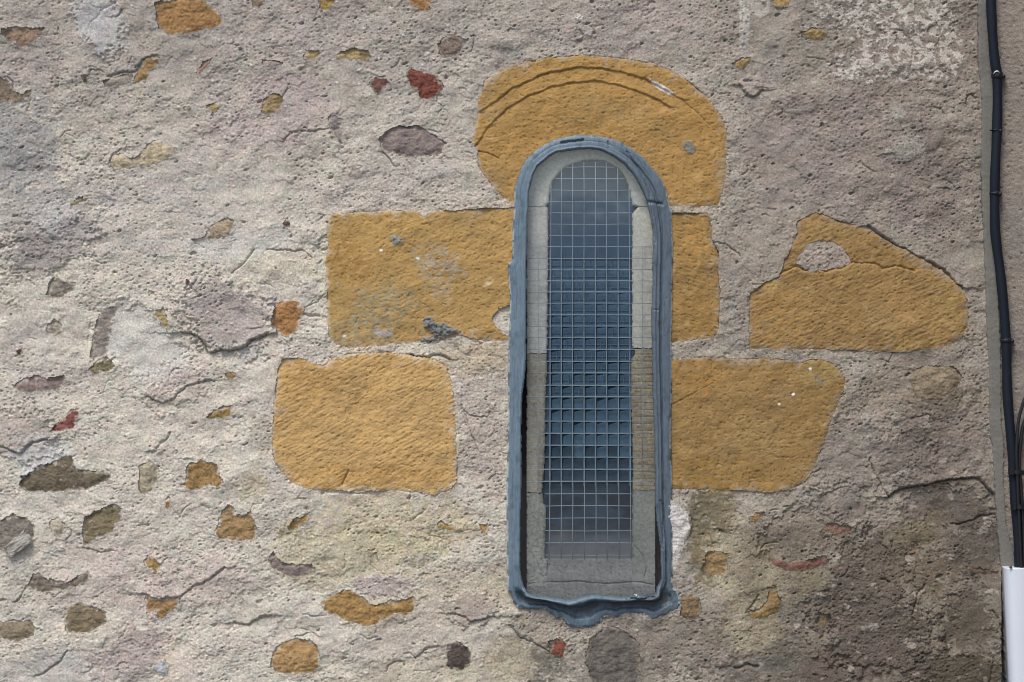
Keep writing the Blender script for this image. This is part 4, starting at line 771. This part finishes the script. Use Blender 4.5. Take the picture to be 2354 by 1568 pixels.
# ------------------------------------------------------------------ the neighbouring wall, turned towards the viewer
ANG = R(50)
u_ = list(np.arange(0, .20, .0024)); s = .0024
while u_[-1] < 1.6: s = min(s * 1.15, .007); u_.append(u_[-1] + s)
u_ = np.array(u_); NU, NY = np.meshgrid(u_, sy); NUp = (NU / PX).astype(np.float32); NYp = NY.astype(np.float32)
cor = np.interp(NY, [p[1] for p in R_E], [p[0] for p in R_E]) - 6 + fbm(NY * 0 + 3, NY, 22, 3, 521) * 3
hn = .004 * fbm(NUp, NYp, 90, 3, 523) + .0016 * fbm(NUp, NYp, 14, 3, 525) - .003 * np.abs(fbm(NUp * 1.2, NYp, 12, 2, 527)) - .004 * np.exp(-NU / .004)
d, rv = worley(NUp, NYp, 20, 529, .3); hn = hn - .004 * sstep(1.5 + 3 * rv + 1, 1, d)
UB = .115; ux = np.where(NU < UB, NU * math.cos(R(14)), UB * math.cos(R(14)) + (NU - UB) * math.cos(R(78)))  # unseen far part bent forward so that it shades the right side
uy = np.where(NU < UB, NU * math.sin(R(14)), UB * math.sin(R(14)) + (NU - UB) * math.sin(R(78)))
VX = wx(cor) + ux; VY = -.004 - uy - hn
n1 = fbm(NUp, NYp, 120, 4, 531)[..., None]; n2 = fbm(NUp, NYp, 12, 3, 533)[..., None]
cN = s2l((138,131,124)) * (1 + .20 * n1 + .22 * n2) * (1 + n1 * np.array([.05, 0, -.06]))
nb = tag(empty('rendered_wall', (float(wx(2300)), 0, 0)), kind='thing', label='pinkish brown rendered wall at the right edge, beyond the cement strip and the dark cable', category='wall')
ny, nx = VX.shape; idx = np.arange(ny * nx).reshape(ny, nx)
q = np.stack([idx[:-1, :-1], idx[1:, :-1], idx[1:, 1:], idx[:-1, 1:]], -1).reshape(-1, 4)
V = np.stack([VX, VY, wz(NY)], -1).reshape(-1, 3); V[:, 0] -= nb.location.x
np_mesh('render_face', V, q, M['render'], nb, cN.reshape(-1, 3))
bm = bmesh.new(); ex, ey = float(ux[0, -1]), float(uy[0, -1])
base = [(0.03, .10), (.14, -.006), (ex + .02, -ey + .004), (ex + 1.5, -ey + .004), (ex + 1.5, .10)]
zt, zb = float(wz(-700)), float(wz(2780))
for z in (zb, zt): pass
vb = [bm.verts.new((x, y, zb)) for x, y in base]; f = bm.faces.new(vb); r = bmesh.ops.extrude_face_region(bm, geom=[f])
for v in r['geom']:
    if isinstance(v, bmesh.types.BMVert): v.co.z = zt
bm_obj('wall_core', bm, M['cement'], nb)

# ------------------------------------------------------------------ cables
def at(px, py, yd): # a wall-plane point seen from straight ahead, standing yd metres in front of it
    k_ = (CAM_D - yd) / CAM_D; return (float(wx(px)) * k_, -yd, float(wz(py)) * k_)
main = [(2268,-600),(2274,-150),(2277,0),(2282,98),(2287,148),(2291,171),(2292,230),(2291,296),(2288,361),(2286,427),(2286,515),(2291,570),(2298,623),(2305,690),(2310,756),(2313,823),(2314,880),(2316,923),(2321,984),(2327,1046),(2329,1090),(2332,1140),(2337,1200),(2341,1260),(2343,1320)]
def cable(name, pts, rad, mat, yd, **tg):
    P = catmull(pts, 8); bm = bmesh.new(); path = [at(p[0], p[1], yd + .0015 * math.sin(p[1] * .02)) for p in P]
    tube(bm, path, [rad * (1 + .04 * math.sin(p[1] * .05)) for p in P], 16)
    o = bm_obj(name, bm, mat, None, True); tag(o, **tg); return o
cb = cable('cable', main, .0135, M['cable'], .032, label='thick dark blue-black cable running down the corner from the top edge', category='cable')
def clip(px, py, parent, w=15, r=.0155, nail=True, h=7):
    bm = bmesh.new(); tube(bm, [at(px, py - h, .032), at(px + .3, py - h * .6, .032), at(px + .3, py + h * .6, .032), at(px, py + h, .032)], [r * .95, r * 1.05, r * 1.05, r * .95], 16)
    if nail:
        tube(bm, [at(px + w, py + 1, .046), at(px + w, py + 1, .012)], .005, 10); tube(bm, [at(px + 4, py, .040), at(px + w, py + 1, .034)], .005, 8)
    o = bm_obj('cable_clip', bm, M['clip'], parent, True); return o
clip(2291, 174, cb); clip(2286, 445, cb, h=4, w=12); clip(2311, 783, cb, w=15, h=5); clip(2286, 300, cb, h=2, w=13, r=.0139)
bm = bmesh.new(); tube(bm, [at(2283,170,.045), at(2287,165,.0485), at(2292,164,.0490), at(2297,167,.0465)], [.001, .0022, .0022, .001], 8); bm_obj('paint_fleck', bm, M['pvc'], cb, True)
cable('cable', [(2375,890),(2356,915),(2347,940),(2341,965),(2337,1007),(2336,1053),(2338,1100),(2342,1200),(2348,1320)], .0045, M['thin'], .050, label='thin black cable looping in from the right edge above the clamp bands', category='cable')
cable('cable', [(2385,930),(2360,960),(2351,979),(2345,1020),(2342,1067),(2346,1122),(2351,1200),(2354,1320)], .0050, M['thin'], .044, label='second thin black cable, nearer the right edge, joining the bundle at the bands', category='cable')
for y in (1084, 1164):
    bm = bmesh.new()
    pts = [at(2326 + (y - 1084) * .08 + i * 3.4, y + .4 * i, .058 - .0006 * (i - 4) ** 2) for i in range(9)]
    for a, b in zip(pts[:-1], pts[1:]):
        mx_ = min(a[0], b[0]); vs = box(bm, a[0], b[0], -.06, -.050, a[2] - .006, a[2] + .006)
        for v in vs: v.co.y = (a[1] if abs(v.co.x - a[0]) < abs(v.co.x - b[0]) else b[1]) + (0 if v.co.y < -.055 else .003)
    box(bm, at(2320 + (y - 1084) * .08, y, .04)[0], at(2326 + (y - 1084) * .08, y, .04)[0], -.055, -.02, at(0, y, .04)[2] - .008, at(0, y, .04)[2] + .010)
    bm_obj('cable_band', bm, M['clip'], cb)

# ------------------------------------------------------------------ white cable trunking
tr = empty('cable_trunking', at(2350, 1600, .02)); tag(tr, label='white plastic cable trunking at the lower right corner, the cables running into its top', category='trunking')
ty0, ty1 = 1303, 2400
def trunk_section(py, grow_=0):
    lx = np.interp(py, [1303, 1398, 1568, 2400], [2305, 2309, 2317, 2352]); out = []
    k_ = (CAM_D - .03) / CAM_D
    x0 = float(wx(lx)) * k_; w_, d_ = .088 + grow_, .055
    z = float(wz(py)) * k_; n = 12
    for i in range(n + 1):       # rounded D profile facing the viewer
        a = math.pi * (1 - i / n); out.append((x0 + w_ / 2 + math.copysign(abs(math.cos(a)) ** .55, math.cos(a)) * w_ / 2, -.012 - d_ * math.sin(a) ** .6, z))
    return out
bm = bmesh.new(); prev = None
for py in [1303, 1306, 1398, 1568, 2000, 2400]:
    ring = [bm.verts.new(Vector(p) - Vector(tr.location)) for p in trunk_section(py)]
    if prev:
        for i in range(len(ring) - 1): bm.faces.new((prev[i], prev[i + 1], ring[i + 1], ring[i]))
        bm.faces.new((prev[-1], prev[0], ring[0], ring[-1]))
    else: bm.faces.new(ring)
    prev = ring
bm.faces.new(prev)
o = bm_obj('cover', bm, M['pvc'], tr, False)
for p in o.data.polygons: p.use_smooth = len(p.vertices) == 4
bm = bmesh.new(); bmesh.ops.create_uvsphere(bm, u_segments=12, v_segments=8, radius=.0042)
bmesh.ops.translate(bm, verts=bm.verts, vec=Vector(at(2322.5, 1303, .066)) - Vector(tr.location)); bm_obj('screw', bm, M['screw'], tr, True)

# ------------------------------------------------------------------ ground in front of the wall
bm = bmesh.new(); z = float(wz(2780)); box(bm, -40, 40, -60, .3, z - .3, z)
g = bm_obj('ground', bm, M['paving']); g['kind'] = 'structure'

# ------------------------------------------------------------------ low house added behind the camera, only for its reflection in the glass
hs = tag(empty('reflection_house', (0, -36, float(wz(2780)))), label='unseen low grey house, added behind the camera for its dim reflection in the window', category='house')
bm = bmesh.new(); box(bm, -14, 14, -6, 0, 0, 3.4); bm_obj('house_wall', bm, plain('opposite_render', (120,112,104), .9, .2), hs)
bm = bmesh.new(); v = [bm.verts.new(p) for p in ((-14.4,.4,3.3),(14.4,.4,3.3),(14.4,-6.4,3.3),(-14.4,-6.4,3.3),(-14.4,-3,5.2),(14.4,-3,5.2))]
for f in ((0,1,5,4),(2,3,4,5),(0,4,3),(1,2,5),(0,3,2,1)): bm.faces.new([v[i] for i in f])
bm_obj('house_roof', bm, plain('slate_roof', (70,72,80), .7, .3), hs)
for i in range(9):
    bm = bmesh.new(); x = -12 + i * 3; box(bm, x - .5, x + .5, .01, .05, .9, 2.5); bm_obj('house_window', bm, M['dark'], hs)
